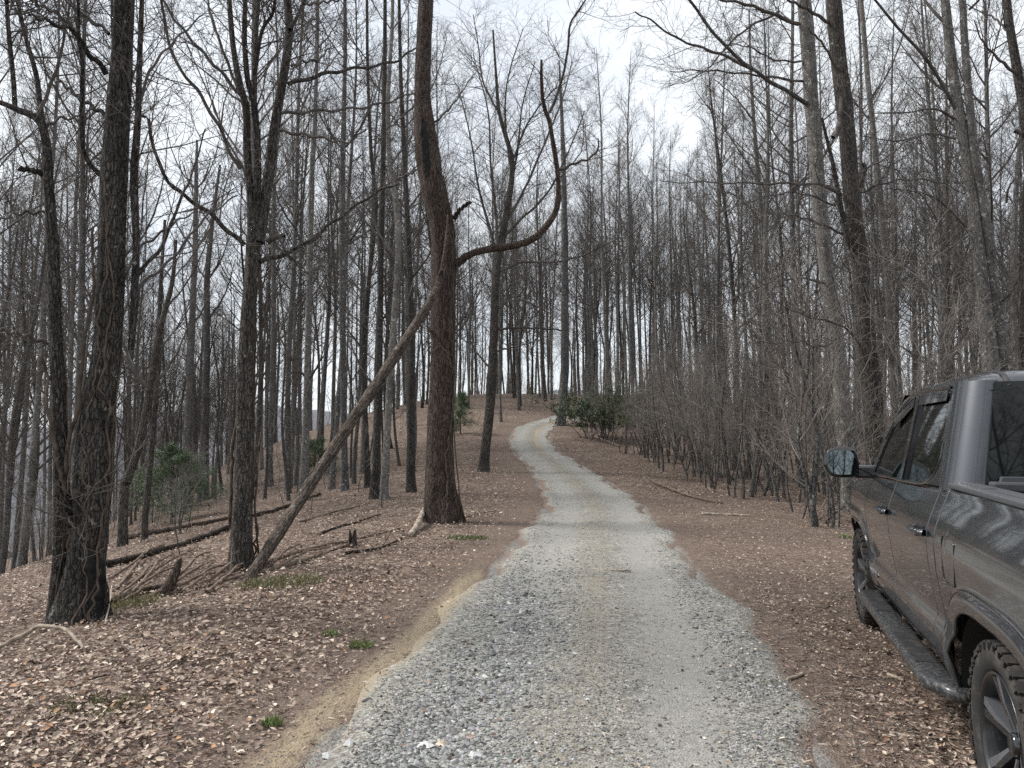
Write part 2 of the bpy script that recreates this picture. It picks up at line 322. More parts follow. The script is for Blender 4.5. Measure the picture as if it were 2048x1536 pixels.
if True:
    P = []; A = []; B = []; Ct = []; Cs = []
    Sx = RC[idx][:, None, 0]+us[None]*RT[idx][:, None, 1]; Sy = RC[idx][:, None, 1]-us[None]*RT[idx][:, None, 0]
    UU = np.broadcast_to(us[None], Sx.shape); SS = np.broadcast_to(RS[idx][:, None], Sx.shape)
    ZZ = road_z(Sx, Sy, UU, SS); TT = tan_mask(UU, SS, Sy); SO = sm(.80, 1.25, np.abs(UU)/half_w(SS))*(1-TT)
    nu = len(us); i = np.arange(len(idx)-1)[:, None]*nu; j = np.arange(nu-1)[None]
    q = np.stack([i+j, i+j+1, i+nu+j+1, i+nu+j], -1).reshape(-1, 4)
    road = link('gravel_road', mk('gravel_road', np.stack([Sx, Sy, ZZ], -1).reshape(-1, 3), q, True, M_road, attr={'u': UU, 's': SS, 'tan': TT, 'soil': SO}))
    tag(road, 'grey gravel lane winding uphill through the bare woods', None, None, 'structure')

# distant ridge seen through the trunks, its blue haze painted into the colour
m, t, b = mat('far_hill', 1, .05); c = ramp(t, noise(t, coords(t, (1, 1, 1)), .05, 6, .7), [(.3, (.13, .135, .15)), (.7, (.21, .21, .225))]).outputs[0]; t.links.new(c, b.inputs['Base Color']); M_hill = m
az = np.radians(np.linspace(-75, 75, 160)); rr = np.linspace(380, 640, 14); A, R_ = np.meshgrid(az, rr)
hz = 22+9*np.sin(A*5+1)+5*np.sin(A*13)+2*np.sin(A*37)-14*sm(math.radians(0), math.radians(40), A)
pz = -45+(hz+45)*np.sin(np.clip((R_-380)/150, 0, 1)*math.pi/2)+3*np.sin(A*60+R_*.1)
i = np.arange(13)[:, None]*160; j = np.arange(159)[None]
hill = link('hill', mk('hill', np.stack([np.sin(A)*R_, np.cos(A)*R_, pz], -1).reshape(-1, 3), np.stack([i+j, i+j+1, i+161+j, i+160+j], -1).reshape(-1, 4), True, M_hill))
tag(hill, 'hazy wooded ridge far beyond the trunks', None, None, 'structure')

# ------------------------------------------------------------------ branching growth (vectorised)
def grow(P, R, K, tr, ang, L, rr, n, up=.1, wig=.12, rmin=.0025, rg=None):
    rg = rg or rng; M, NP, _ = P.shape
    t = tr[0]+(tr[1]-tr[0])*((np.arange(K)[None]+rg.random((M, K)))/K)
    f = t*(NP-1); k = np.minimum(f.astype(int), NP-2); fr = f-k; r = np.arange(M)[:, None]
    p0 = P[r, k]*(1-fr[..., None])+P[r, k+1]*fr[..., None]; T = nrm(P[r, k+1]-P[r, k]); r0 = (R[r, k]*(1-fr)+R[r, k+1]*fr)
    pl = np.linalg.norm(np.diff(P, axis=1), axis=2).sum(1)[:, None]
    ref = np.where(np.abs(T[..., 2:3]) > .9, np.array([1., 0, 0]), np.array([0, 0, 1.])); U = nrm(np.cross(T, ref)); W = np.cross(T, U)
    az = rg.uniform(0, 2*math.pi, (M, K)); a = np.radians(rg.uniform(ang[0], ang[1], (M, K)))
    d = np.cos(a)[..., None]*T+np.sin(a)[..., None]*(np.cos(az)[..., None]*U+np.sin(az)[..., None]*W)
    ln = L(t, pl)*rg.uniform(.65, 1.35, (M, K)); out = [p0]; p = p0
    for _ in range(n-1):
        d = nrm(d+np.array([0, 0, up])+rg.normal(0, wig, d.shape)); p = p+d*(ln/(n-1))[..., None]; out.append(p)
    C = np.stack(out, 2).reshape(M*K, n, 3); rb = np.minimum(r0*rr, ln*.0095).reshape(-1, 1)
    rb = np.maximum(rb, rmin*1.2); return C, rb+(rmin-rb)*np.linspace(0, 1, n)[None]**.8
def trunk_line(h, r, n, sway, rg, lean=0, top=.012):
    z = np.linspace(0, 1, n); a = rg.uniform(0, 6.28, 4)
    x = lean*h*z+sway*(np.sin(z*4+a[0])-math.sin(a[0]))+.3*sway*(np.sin(z*11+a[1])-math.sin(a[1])); y = sway*(np.sin(z*4.5+a[2])-math.sin(a[2]))+.3*sway*(np.sin(z*12+a[3])-math.sin(a[3]))
    return np.stack([x, y, z*h-.15], 1), r*(1-z)**.75+top
def flare_mod(P, R, n, amt, lobes, ph, rel=1.0):
    z = P[:, 2]-P[0, 2]-.15; a = np.arange(n)/n*2*math.pi
    f = np.exp(-np.maximum(z, 0)/(1.6*R[0]))[:, None]*amt*(1+.55*np.cos(lobes*a+ph)[None]+.3*np.cos((lobes+2)*a-ph)[None])
    g = .05*np.sin(a[None]*3+z[:, None]*2.1+ph)+.035*np.sin(a[None]*7+z[:, None]*1.1)+.02*np.sin(a[None]*11-z[:, None]*5)
    return 1+f+g*rel

# prototypes of forest trees: (trunk mesh, crown mesh)
def proto(kind, seed):
    rg = np.random.default_rng(seed)
    if kind == 'tall':
        h = rg.uniform(20, 25); P, R = trunk_line(h, rg.uniform(.085, .135), 22, .16, rg, rg.uniform(-.015, .015))
        l1 = grow(P[None], R[None], 36, (.38, .985), (38, 68), lambda t, p: (1-t)*p*.22+.9, .55, 7, .16, .10, .006, rg)
        l2 = grow(*l1, 9, (.2, 1), (28, 58), lambda t, p: .34*p*(1.2-.6*t)+.2, .6, 5, .10, .14, .004, rg)
        l3 = grow(*l2, 6, (.15, 1), (25, 60), lambda t, p: .45*p*np.ones_like(t), .7, 3, .06, .18, .003, rg); ns = 9
    elif kind == 'oak':
        h = rg.uniform(15, 19); P, R = trunk_line(h, rg.uniform(.09, .14), 20, .3, rg, rg.uniform(-.04, .04))
        l1 = grow(P[None], R[None], 26, (.25, .97), (35, 65), lambda t, p: (1-t)*p*.34+1.2, .62, 8, .17, .15, .007, rg)
        l2 = grow(*l1, 10, (.15, 1), (30, 65), lambda t, p: .36*p*(1.2-.6*t)+.2, .6, 5, .10, .18, .004, rg)
        l3 = grow(*l2, 7, (.15, 1), (25, 65), lambda t, p: .45*p*np.ones_like(t), .7, 3, .05, .22, .003, rg); ns = 9
    else:
        h = rg.uniform(10, 15); P, R = trunk_line(h, rg.uniform(.06, .10), 16, .22, rg, rg.uniform(-.04, .04))
        l1 = grow(P[None], R[None], 26, (.22, .98), (30, 65), lambda t, p: (1-t)*p*.2+.6, .5, 6, .12, .12, .005, rg)
        l2 = grow(*l1, 7, (.2, 1), (28, 60), lambda t, p: .36*p*(1.2-.6*t)+.15, .6, 4, .08, .15, .0035, rg)
        l3 = grow(*l2, 5, (.15, 1), (25, 60), lambda t, p: .45*p*np.ones_like(t), .7, 3, .05, .18, .003, rg); ns = 7
    a = MB(); a.add(*tubes(P, R, ns, flare_mod(P, R, ns, .35, 3, rg.uniform(0, 6)))); tm = a.mesh('trunk')
    c = MB(); c.add(*tubes(*l1, 5)); c.add(*tubes(*l2, 3)); c.add(*tubes(*l3, 3)); cm = c.mesh('crown')
    return tm, cm
PROT = {'tall': [proto('tall', 100+k) for k in range(5)], 'oak': [proto('oak', 200+k) for k in range(3)], 'pole': [proto('pole', 300+k) for k in range(4)]}
for k, ms in PROT.items():
    for q_, (tm, cm) in enumerate(ms): tm.materials.append({'tall': M_bark_grey, 'oak': M_bark_brown, 'pole': M_bark_pole}[k]); cm.materials.append(M_twig if q_ % 2 else M_twig_red)
def put_tree(kind, x, y, label, group, sc=1.0, tilt=.025, name='forest_tree'):
    tm, cm = random.choice(PROT[kind]); e = empty(name, (x, y, float(H(x, y))-.05))
    e.rotation_euler = (random.gauss(0, tilt), random.gauss(0, tilt), random.uniform(0, 6.28)); e.scale = (sc, sc, sc)
    tag(e, label, 'tree', group); link('trunk', tm, e); link('crown', cm, e); return e

# ------------------------------------------------------------------ hero trees traced in the photograph, standing where their base meets the ground
TREES = []      # base positions to keep free
def pxline(pts, Y, n, dy=0.0):
    """pixel polyline (x, y, width) on the plane Y, swinging dy metres in depth towards its end"""
    pts = [p if len(p) == 3 else (*p, 0) for p in pts]; k = len(pts); out = []
    for i, (x, y, wd) in enumerate(pts):
        Yi = Y+dy*(i/max(k-1, 1))**1.2; p, t = at_depth(x, y, Yi); out.append([*p, .44*wd*t/F])
    s = spline(out, n); return s[:, :3], np.maximum(s[:, 3], .004)
def twig_mesh(branches, rg, k1=8, l1=.9, k2=5, l2=.4, k3=0, up=.06):
    c = MB()
    for P, R in branches:
        L = np.linalg.norm(np.diff(P, axis=0), axis=1).sum(); kk = max(3, int(k1*L/2.2))
        a = grow(P[None], R[None], kk, (.12, 1), (30, 70), lambda t, p: l1*(1.25-.7*t), .5, 5, up, .16, .0035, rg); c.add(*tubes(*a, 4))
        b_ = grow(*a, k2, (.1, 1), (25, 65), lambda t, p: l2*np.ones_like(t), .65, 4, up, .2, .0027, rg); c.add(*tubes(*b_, 3))
        if k3: c.add(*tubes(*grow(*b_, k3, (.2, 1), (25, 60), lambda t, p: l2*.5*np.ones_like(t), .7, 3, .03, .2, .0022, rg), 3))
    return c.mesh('twigs')
def hero(name, label, base, stems, branches, mat_, mat_t, seed, ns=22, flare=.5, top=17, crown=True, vines=0, tw=(8, .9, 5, .4, 3), Y=None, group=None, ext_r=None, zs=None):
    """stems: first is the trunk; base = (px,py)"""
    rg = np.random.default_rng(seed)
    g = hit(*base) if Y is None else np.array([at_depth(*base, Y)[0][0], Y, 0.]); g[2] = H(g[0], g[1]); Yb = g[1]
    e = empty(name, tuple(g)); tag(e, label, 'tree', group); TREES.append((g[0], g[1]))
    tb = []
    for si, (pts, dy) in enumerate(stems):
        P, R = pxline(pts, Yb, 54 if si == 0 else 26, dy)
        if si == 0 and Y is not None and P[0, 2] > g[2]: P = np.concatenate([[[P[0, 0]+.02, P[0, 1], g[2]]], P]); R = np.concatenate([[R[0]*1.05], R])
        if si == 0: P[0, 2] = g[2]-.25; P = spline(np.c_[P, R], 70); R = P[:, 3]; P = P[:, :3]
        if P[-1, 2] < g[2]+top and crown and pts[-1][1] <= 0:                       # goes on above the frame
            d = nrm(P[-1]-P[-6]); d = nrm(d+np.array([0, 0, .6])); Lx = (g[2]+top-P[-1, 2])*(.75 if si else 1); m_ = 16
            z = np.linspace(0, 1, m_)[1:]; E = P[-1]+d*Lx*z[:, None]+np.c_[np.sin(z*6+si)*.25*z, np.cos(z*5+si)*.25*z, z*0]; RE = R[-1]*(1-z)+.012
            ex = np.concatenate([P[-1:], E]); rx = np.concatenate([R[-1:], RE]); P = np.concatenate([P, E]); R = np.concatenate([R, RE])
            a = grow(ex[None], rx[None], 12, (.05, 1), (35, 70), lambda t, p: (1-t)*p*.35+1.0, .55, 7, .14, .13, .006, rg); b_ = grow(*a, 7, (.2, 1), (30, 60), lambda t, p: .36*p+.2, .6, 4, .08, .17, .004, rg)
            c_ = grow(*b_, 4, (.2, 1), (30, 60), lambda t, p: .45*p+0*t, .7, 3, .05, .2, .003, rg)
            mb = MB(); mb.add(*tubes(*a, 5)); mb.add(*tubes(*b_, 3)); mb.add(*tubes(*c_, 3)); mb.v = [v-g for v in mb.v]; mb.build('crown', mat_t, e)
        n_ = ns if si == 0 else 12; md = flare_mod(P, R, n_, flare if si == 0 else 0, 4, rg.uniform(0, 6), 1.0)
        mb = MB(); mb.add(*tubes(P-g, R, n_, md)); mb.build('trunk' if si == 0 else 'stem', mat_, e)
        if si: tb.append((P[8:], R[8:]))
        else: trunkP, trunkR = P, R
    for pts, dy in branches:
        pts = [pts[0]]+[(*p, pts[0][2]+(pts[-1][2]-pts[0][2])*(i+1)/(len(pts)-1)) if len(p) == 2 else p for i, p in enumerate(pts[1:])]
        P, R = pxline(pts, Yb, 24, dy); P = P+np.c_[np.zeros(24), np.zeros(24), .02*np.sin(np.arange(24)*1.3+seed)]
        mb = MB(); mb.add(*tubes(P-g, R, 8, 1+.09*np.sin(np.arange(8)[None, None]*2+np.arange(24)[None, :, None]*1.7)+rg.normal(0, .05, (1, 24, 8)))); mb.build('branch', mat_ if pts[0][2] > 9 else mat_t, e); tb.append((P, R))
    if tb:
        me = twig_mesh(tb, rg, *tw); co = np.empty(len(me.vertices)*3); me.vertices.foreach_get('co', co); co = co.reshape(-1, 3)-g; me.vertices.foreach_set('co', co.ravel().astype(np.float32)); me.update(); tag(link('twigs', me, e, mat_t), kind='stuff')
    for k in range(vines):
        m_ = 60; f0, f1 = rg.uniform(0, .05), rg.uniform(.45, .85); f = np.linspace(f0, f1, m_)*(len(trunkP)-18)
        kk = f.astype(int); fr = (f-kk)[:, None]; c0 = trunkP[kk]*(1-fr)+trunkP[np.minimum(kk+1, len(trunkP)-1)]*fr; r0 = trunkR[kk]
        th = rg.uniform(0, 6.28)+np.cumsum(rg.normal(0, .11, m_))+np.linspace(0, rg.uniform(-2.5, 2.5), m_)
        rv = rg.uniform(.005, .014) if k else .024
        fl = 1+.5*np.exp(-np.linspace(0, 8, m_)) if flare > .3 else 1
        off = r0*fl*1.02+rv*.7+np.abs(.05*np.sin(np.linspace(0, rg.uniform(5, 14), m_)+k))*(rg.random() < .5)
        P = c0+np.c_[np.cos(th)*off, np.sin(th)*off, np.zeros(m_)]; P[:3, 2] = np.minimum(P[:3, 2], c0[:3, 2])
        mb = MB(); mb.add(*tubes(P-g, np.full(m_, rv)*np.linspace(1.1, .6, m_), 6)); mb.build('vine', M_vine, e)
    return e, g, trunkP, trunkR
def c1(*pts): return [(x/2.021, y/2.021) if len(p_) == 2 else (x/2.021, y/2.021, p_[2]) for p_ in pts for x, y in [p_[:2]]]
def cz(ox, sc, pts): return [(p[0]/sc+ox, p[1]/sc, *( (p[2],) if len(p) == 3 else ())) for p in pts]
z1 = lambda *p: cz(0, 2.021, p); z2 = lambda *p: cz(600, 2.021, p); z3 = lambda *p: cz(1300, 2.021, p)

T1 = hero('vine_covered_tree', 'thick dark trunk wrapped in twining vines with a charred hollow at its foot', (157, 1238),
  [([(157, 1238, 88), (168, 1150, 76), (180, 1065, 72), (186, 960, 74), (190, 882, 74), (202, 780, 64), (213, 693, 58), (223, 520, 56), (230, 346, 55), (236, 230, 50), (243, 110, 44), (248, 0, 41), (252, -60, 40)], 0),
   ([(262, 700, 14), (268, 600, 16), (272, 480, 15), (268, 360, 18), (276, 240, 14), (279, 120, 12), (284, 0, 10)], -.15)],
  [(z1((430, 712, 11), (370, 680), (337, 600), (330, 450), (332, 250), (318, 170), (318, 60), (312, -30, 6)), -.5), (z1((432, 292, 13), (350, 205), (300, 130), (180, 82), (120, 62, 5)), -.8),
   (z1((300, 130, 8), (240, 60), (160, 20), (110, -20, 5)), -.9), (z1((432, 470, 10), (330, 400), (240, 330, 5)), .5), (z1((545, 1120, 10), (650, 1000), (720, 830), (780, 690), (830, 520, 3)), .8),
   (z1((545, 1172, 9), (620, 1110), (700, 1040), (830, 880), (960, 790, 3)), 1.2), (z1((550, 1010, 7), (640, 950), (760, 870), (880, 850, 2)), 1.0), (z1((560, 440, 8), (600, 300), (680, 190), (820, 60, 3)), .6), (z1((440, 130, 8), (350, 70), (280, 10), (240, -40, 4)), .6), ([(146, 1095, 16), (140, 1050), (133, 1010), (136, 985, 11)], -.35), ([(150, 1030, 8), (175, 1036), (192, 1052, 6)], -.38)],
  M_bark_brown, M_twig, 11, 26, .5, 16, True, 8)
T0 = hero('forked_tree', 'slim lichen-spotted tree leaning against the vine-wrapped trunk with a broken stub', (112, 1243),
  [([(112, 1243, 40), (120, 1120, 34), (122, 1000, 31), (119, 800, 30), (110, 650, 28), (105, 495, 26), (98, 380, 21), (93, 290, 19), (78, 240, 17), (40, 222, 14), (0, 205, 11), (-60, 190, 8)], -.1),
   ([(88, 262, 14), (80, 215, 12), (72, 150, 11), (50, 70, 9), (35, 0, 8)], .3), ([(30, 212, 11), (26, 150, 10), (17, 60, 9), (13, 0, 8)], -.2)],
  [([(92, 350, 11), (62, 340), (38, 338, 8)], -.15), (z1((180, 520, 8), (240, 480), (330, 470), (420, 400, 2)), .5), (z1((185, 860, 7), (100, 860), (20, 880), (-60, 930, 3)), -.3), (z1((190, 1390, 9), (110, 1360), (30, 1340), (-60, 1320, 6)), -.6),
   (z1((150, 480, 9), (190, 380), (240, 240), (270, 80), (290, -20, 4)), .4)], M_bark_brown, M_twig, 12, 18, .3, 14, True, 2)
T2 = hero('multi_stem_tree', 'tree whose straight trunk divides into several tall upright stems', (484, 1137),
  [([(484, 1137, 50), (484, 1080, 46), (486, 1000, 42), (488, 900, 39), (491, 780, 37), (494, 693, 34), (499, 600, 31), (504, 545, 31), (506, 490, 31), (506, 440, 26), (500, 380, 17), (494, 300, 17), (493, 220, 16), (478, 160, 14), (466, 90, 12), (458, 0, 11)], 0),
   (z1((1030, 960, 20), (1040, 800, 17), (1040, 600, 16), (1026, 420, 15), (1002, 330, 13), (990, 200, 12), (988, 90, 11), (992, 0, 10)), -.3),
   (z1((1028, 420, 12), (1030, 260, 11), (1036, 120, 10), (1044, 0, 9)), .3), (z1((1030, 300, 9), (1058, 130, 8), (1100, 60, 7), (1112, 0, 6)), -.5),
   (z1((1045, 980, 28), (1065, 850, 25), (1090, 680, 23), (1106, 540, 22), (1130, 400, 20), (1152, 270, 19), (1170, 120, 18), (1162, 0, 16)), .4),
   (z1((1172, 120, 9), (1200, 70, 8), (1235, 0, 7)), .5)],
  [(z1((988, 992, 11), (900, 912), (820, 840), (740, 790), (660, 700), (612, 560), (598, 480), (570, 460, 6)), -.9), (z1((972, 685, 9), (930, 620), (900, 540), (800, 370), (705, 240), (665, 80), (650, -20, 6)), -.7),
   (z1((1000, 420, 8), (900, 300), (800, 190), (700, 70), (650, -20, 5)), .5), (z1((960, 360, 7), (900, 200), (850, 60), (840, -20, 4)), .8),
   (z1((1050, 1062, 12), (1100, 1042), (1230, 990), (1330, 910), (1415, 850), (1500, 790), (1610, 740, 4)), 1.0), (z1((1165, 342, 10), (1300, 302), (1415, 280), (1590, 250), (1680, 190, 4)), 1.2),
   (z1((1135, 460, 8), (1260, 450), (1415, 440), (1560, 415), (1680, 370, 3)), .8), (z1((1130, 530, 7), (1280, 552), (1400, 575), (1480, 520, 3)), -.6), (z1((1178, 270, 7), (1220, 250), (1290, 240), (1330, 190, 3)), .4), (z1((1230, 20, 6), (1300, 10), (1400, -5, 4)), .4),
   (z1((1080, 980, 9), (1110, 960), (1150, 950, 7)), -.2), (z1((1120, 960, 5), (1200, 1070), (1330, 1180), (1420, 1270, 2)), .8)], M_bark_brown, M_twig, 13, 24, .35, 15, True, 3)
T3 = hero('hollow_tree', 'stout reddish-brown trunk with a dark upper hollow at the edge of the gravel road', (888, 1044),
  [([(888, 1044, 66), (884, 1000, 66), (882, 965, 63), (880, 828, 56), (884, 740, 55), (887, 691, 55), (886, 594, 57), (886, 520, 54), (882, 445, 53), (872, 400, 53), (864, 360, 53), (855, 300, 54), (848, 250, 46), (844, 200, 38), (845, 148, 35), (849, 70, 34), (852, 0, 34), (853, -40, 32)], 0)],
  [(z2((632, 1072, 18), (700, 1020, 17), (780, 1003, 17), (850, 1000, 17), (960, 950, 16), (1028, 872, 14), (1045, 760, 12), (1030, 620, 11), (1008, 490, 10), (985, 430, 9), (976, 330, 8), (976, 240, 5)), -1.6),
   (z2((1008, 460, 7), (1050, 350), (1080, 220), (1095, 90), (1150, 10), (1170, -40, 3)), -1.6), (z2((1050, 690, 7), (1110, 660), (1170, 640), (1205, 600), (1205, 560, 3)), -.5), (z2((622, 884, 10), (650, 845), (690, 815, 7)), -.3), (z2((560, 1385, 9), (540, 1350), (515, 1320, 5)), -.3),
   (z2((470, 690, 5), (400, 720), (300, 780, 2)), .8), (z2((540, 500, 5), (620, 420), (700, 300, 2)), .8), (z2((470, 420, 5), (380, 500), (300, 560, 2)), .5)],
  M_bark_red, M_twig, 14, 32, .45, 17, True, 4, tw=(9, 1.0, 4, .45, 3))
T4 = hero('fan_branched_tree', 'tree with a dense fan of ascending branches where the road narrows', (966, 943),
  [([(966, 943, 24), (972, 890, 22), (979, 828, 21), (987, 691, 20), (990, 594, 18), (996, 520, 17), (1010, 445, 15), (1022, 370, 13), (1024, 320, 11), (1014, 280, 10), (998, 222, 8), (992, 148, 6), (986, 60, 4)], 0)],
  [(z2((800, 1050, 8), (760, 900), (720, 750), (690, 560), (640, 350, 2)), 1.5), (z2((805, 1040, 8), (790, 850), (770, 650), (760, 450), (700, 220, 2)), -1.5), (z2((830, 900, 7), (900, 780), (980, 600), (1060, 400), (1100, 250, 2)), 1.5), (z2((820, 960, 7), (900, 880), (1000, 780), (1090, 600), (1150, 450, 2)), -1.0),
   (z2((845, 800, 6), (880, 600), (900, 420), (950, 250, 2)), .8), (z2((855, 700, 6), (830, 500), (840, 320), (900, 120, 2)), -.8), (z2((860, 650, 5), (920, 500), (1010, 380), (1080, 330, 2)), .5), (z2((800, 450, 5), (740, 330), (720, 180), (700, 60, 2)), .5),
   (z2((800, 1100, 6), (900, 1060), (1020, 1060), (1150, 1030), (1290, 960, 2)), -1.5), (z2((790, 1250, 5), (880, 1210), (1000, 1260), (1060, 1300, 2)), -1.5), (z2((795, 1330, 6), (900, 1325), (1000, 1330), (1080, 1335, 3)), -1), (z2((790, 1420, 5), (880, 1400), (980, 1370, 2)), -1), (z2((760, 1480, 5), (700, 1400), (650, 1250, 2)), 1)],
  M_bark_brown, M_twig, 15, 14, .35, 17, False, 0, tw=(11, 1.6, 6, .8, 4))
T5 = hero('roadside_tree', 'straight trunk standing inside the bend of the gravel road by a splintered branch', (1121, 852),
  [([(1121, 852, 22), (1126, 790, 20), (1130, 700, 19), (1129, 500, 15), (1127, 330, 11), (1122, 200, 7), (1118, 120, 3)], 0)], [], M_bark_grey, M_twig, 16, 12, .3, 17, False, Y=50)
def straight(name, label, pts, br, Y, mat_, seed, crown=True, group=None, tw=(7, 1.1, 5, .5, 3), top=19, ns=12):
    return hero(name, label, pts[0][:2], [(pts, 0)], br, mat_, M_twig, seed, ns, .3, top, crown, 0, tw, Y, group)
R1 = straight('tall_tree', 'tall grey trunk behind the truck mirror with long boughs over the road', [(1700, 1000, 40), (1690, 880, 36), (1681, 760, 35), (1669, 643, 33), (1654, 544, 32), (1641, 421, 31), (1631, 297, 31), (1622, 198, 31), (1617, 99, 31), (1607, 0, 30), (1603, -40, 29)],
  [(z3((640, 425, 11), (600, 395), (520, 350), (400, 270), (280, 160), (160, 0), (140, -30, 5)), -2.5), (z3((410, 280, 7), (300, 225), (200, 190), (100, 150), (0, 80), (-60, 50, 3)), -2.2), (z3((600, 100, 9), (480, 50), (380, 15), (290, 0), (200, -20, 4)), -2), (z3((520, 50, 6), (400, 110), (320, 180), (230, 280), (130, 340, 2)), -2.5),
   (z3((740, 1150, 6), (600, 1125), (450, 1155), (250, 1250), (100, 1310, 2)), -2), (z3((620, 330, 6), (400, 300), (220, 285), (80, 290, 2)), -1.5), (z3((610, 250, 5), (500, 240), (400, 190), (300, 180, 2)), -2)], 18, M_bark_grey, 21, ns=18)
R2 = straight('knotty_tree', 'dark knotty trunk just behind the truck cab with a thick climbing stem', [(1756, 1000, 48), (1750, 880, 42), (1741, 760, 40), (1730, 643, 38), (1716, 495, 36), (1704, 396, 35), (1696, 297, 35), (1687, 198, 34), (1676, 99, 34), (1666, 0, 33), (1662, -40, 32)],
  [(z3((850, 1130, 14), (800, 960, 13), (770, 830, 12), (745, 690, 10), (715, 560, 8), (695, 480, 6)), -.6), (z3((765, 778, 8), (700, 750), (600, 742), (450, 742), (250, 738), (40, 735, 2)), -2), (z3((780, 945, 6), (650, 890), (560, 868), (470, 858, 2)), -1.5), (z3((750, 830, 5), (600, 780), (450, 800), (250, 870, 2)), -2.0),
   (z3((770, 300, 9), (772, 400), (765, 500), (740, 560, 10)), -.3), (z3((720, 90, 8), (640, 40), (560, 0), (530, -20, 4)), -1), (z3((770, 310, 6), (700, 180), (640, 120, 4)), -1), (z3((850, 780, 5), (950, 740), (1060, 725), (1180, 740), (1280, 790, 2)), -.6), (z3((840, 700, 5), (950, 640), (1060, 560), (1180, 540, 2)), .6),
   (z3((860, 660, 8), (870, 690), (845, 760, 9)), .2), (z3((880, 1480, 6), (840, 1380), (760, 1310), (640, 1280), (520, 1230, 2)), -2.2), (z3((800, 1340, 6), (700, 1400), (600, 1380), (480, 1390, 2)), -2)], 15.5, M_bark_brown, 22, ns=20)
R3 = straight('twin_trunk_tree', 'pale twin-trunked tree rising behind the truck roof', [(1995, 960, 60), (1990, 850, 44), (1983, 742, 36), (1973, 643, 32), (1962, 540, 28), (1953, 470, 26), (1938, 346, 24), (1918, 223, 22), (1904, 130, 21), (1896, 60, 20), (1888, -20, 18)], [], 17, M_bark_grey, 23, ns=18)
_g = R3[1]
for k_, (pts, dy) in enumerate([([(2030, 960, 40), (2014, 760, 34), (2005, 700, 30), (1988, 569, 24), (1968, 420, 20), (1948, 297, 18), (1934, 148, 16), (1924, -20, 14)], -.2)]):
    P_, R_2 = pxline(pts, _g[1], 50, dy); mb = MB(); mb.add(*tubes(P_-_g, R_2, 14, flare_mod(P_, R_2, 14, .2, 3, 1.))); mb.build('trunk', M_bark_grey, R3[0])
straightB = [(z3((1240, 450, 9), (1180, 340), (1110, 230), (1000, 110), (910, 0), (880, -30, 4)), -1.0), (z3((1190, 90, 8), (1150, 50), (1110, 0), (1090, -30, 4)), .5), (z3((1230, 480, 6), (1150, 440), (1040, 455), (900, 458, 2)), -1), (z3((1235, 560, 6), (1130, 540), (1000, 570), (860, 550, 2)), .8), (z3((1280, 920, 5), (1180, 820), (1100, 780), (950, 760, 2)), -1),
  (z3((1290, 40, 6), (1330, 0), (1360, -40, 3)), -.5), (z3((1210, 380, 6), (1140, 330), (1060, 240), (1000, 160, 2)), .5), (z3((1400, 1240, 5), (1460, 1180), (1500, 1100, 2)), -1), (z3((1300, 620, 5), (1380, 500), (1480, 440, 2)), .6), (z3((1290, 950, 5), (1200, 1010), (1100, 1080), (1020, 1200, 2)), -.8)]
tb = []
for pts, dy in straightB:
    pts = [pts[0]]+[(*p[:2], pts[0][2]+(pts[-1][2]-pts[0][2])*(i+1)/(len(pts)-1)) for i, p in enumerate(pts[1:])]
    P_, R_2 = pxline(pts, _g[1], 24, dy); mb = MB(); mb.add(*tubes(P_-_g, R_2, 7)); mb.build('branch', M_twig, R3[0]); tb.append((P_-_g, R_2))
link('twigs', twig_mesh(tb, np.random.default_rng(5), 7, 1.1, 5, .5, 3), R3[0], M_twig)['kind'] = 'stuff'
straight('slender_tree', 'slender grey trunk just past the knotty trunk behind the cab', [(1800, 980, 20), (1785, 717, 16), (1775, 569, 14), (1763, 420, 13), (1750, 297, 12), (1735, 148, 11), (1722, 0, 10), (1718, -30, 9)],
  [(z3((980, 1180, 5), (1060, 1000), (1130, 880), (1230, 790, 2)), 1), (z3((900, 500, 5), (820, 400), (760, 300, 2)), 1), (z3((890, 400, 4), (960, 300), (1020, 150), (1050, 20, 2)), -1), (z3((940, 900, 4), (880, 760), (840, 600, 2)), 1)], 28, M_bark_grey, 24)
straight('slender_tree', 'slender pale tree with high drooping twigs out of the brush thicket', [(1546, 930, 15), (1540, 760, 13), (1530, 520, 11), (1518, 371, 10), (1508, 247, 8), (1501, 130, 6), (1498, 20, 3)],
  [(z3((440, 740, 4), (380, 640), (300, 520), (230, 420, 2)), 1), (z3((425, 500, 4), (350, 400), (260, 320, 2)), -1), (z3((430, 620, 4), (500, 500), (560, 400), (580, 300, 2)), 1), (z3((450, 900, 4), (360, 800), (260, 760, 2)), -1), (z3((455, 960, 4), (560, 850), (640, 800, 2)), 1)], 33, M_bark_grey, 25, crown=False)
straight('edge_tree', 'leaning trunk beyond the truck roof with a broken stub', [(2080, 960, 34), (2072, 600, 26), (2060, 350, 24), (2048, 220, 22), (2032, 124, 19), (2018, 40, 17), (2010, -30, 16)],
  [(z3((1480, 300, 7), (1400, 230), (1340, 160), (1310, 80, 2)), -.5), (z3((1500, 540, 8), (1475, 528, 6)), -.2), (z3((1450, 130, 6), (1400, 80), (1340, 40, 2)), .5)], 14, M_bark_brown, 26)
straight('slender_tree', 'thin trunk standing against the truck roofline, forked low', [(2036, 960, 16), (2030, 720, 14), (2026, 560, 13), (2030, 430, 11), (2036, 330, 10), (2046, 240, 8)], [(z3((1490, 700, 4), (1450, 760), (1440, 820, 5)), .3)], 24, M_bark_grey, 27, crown=False)
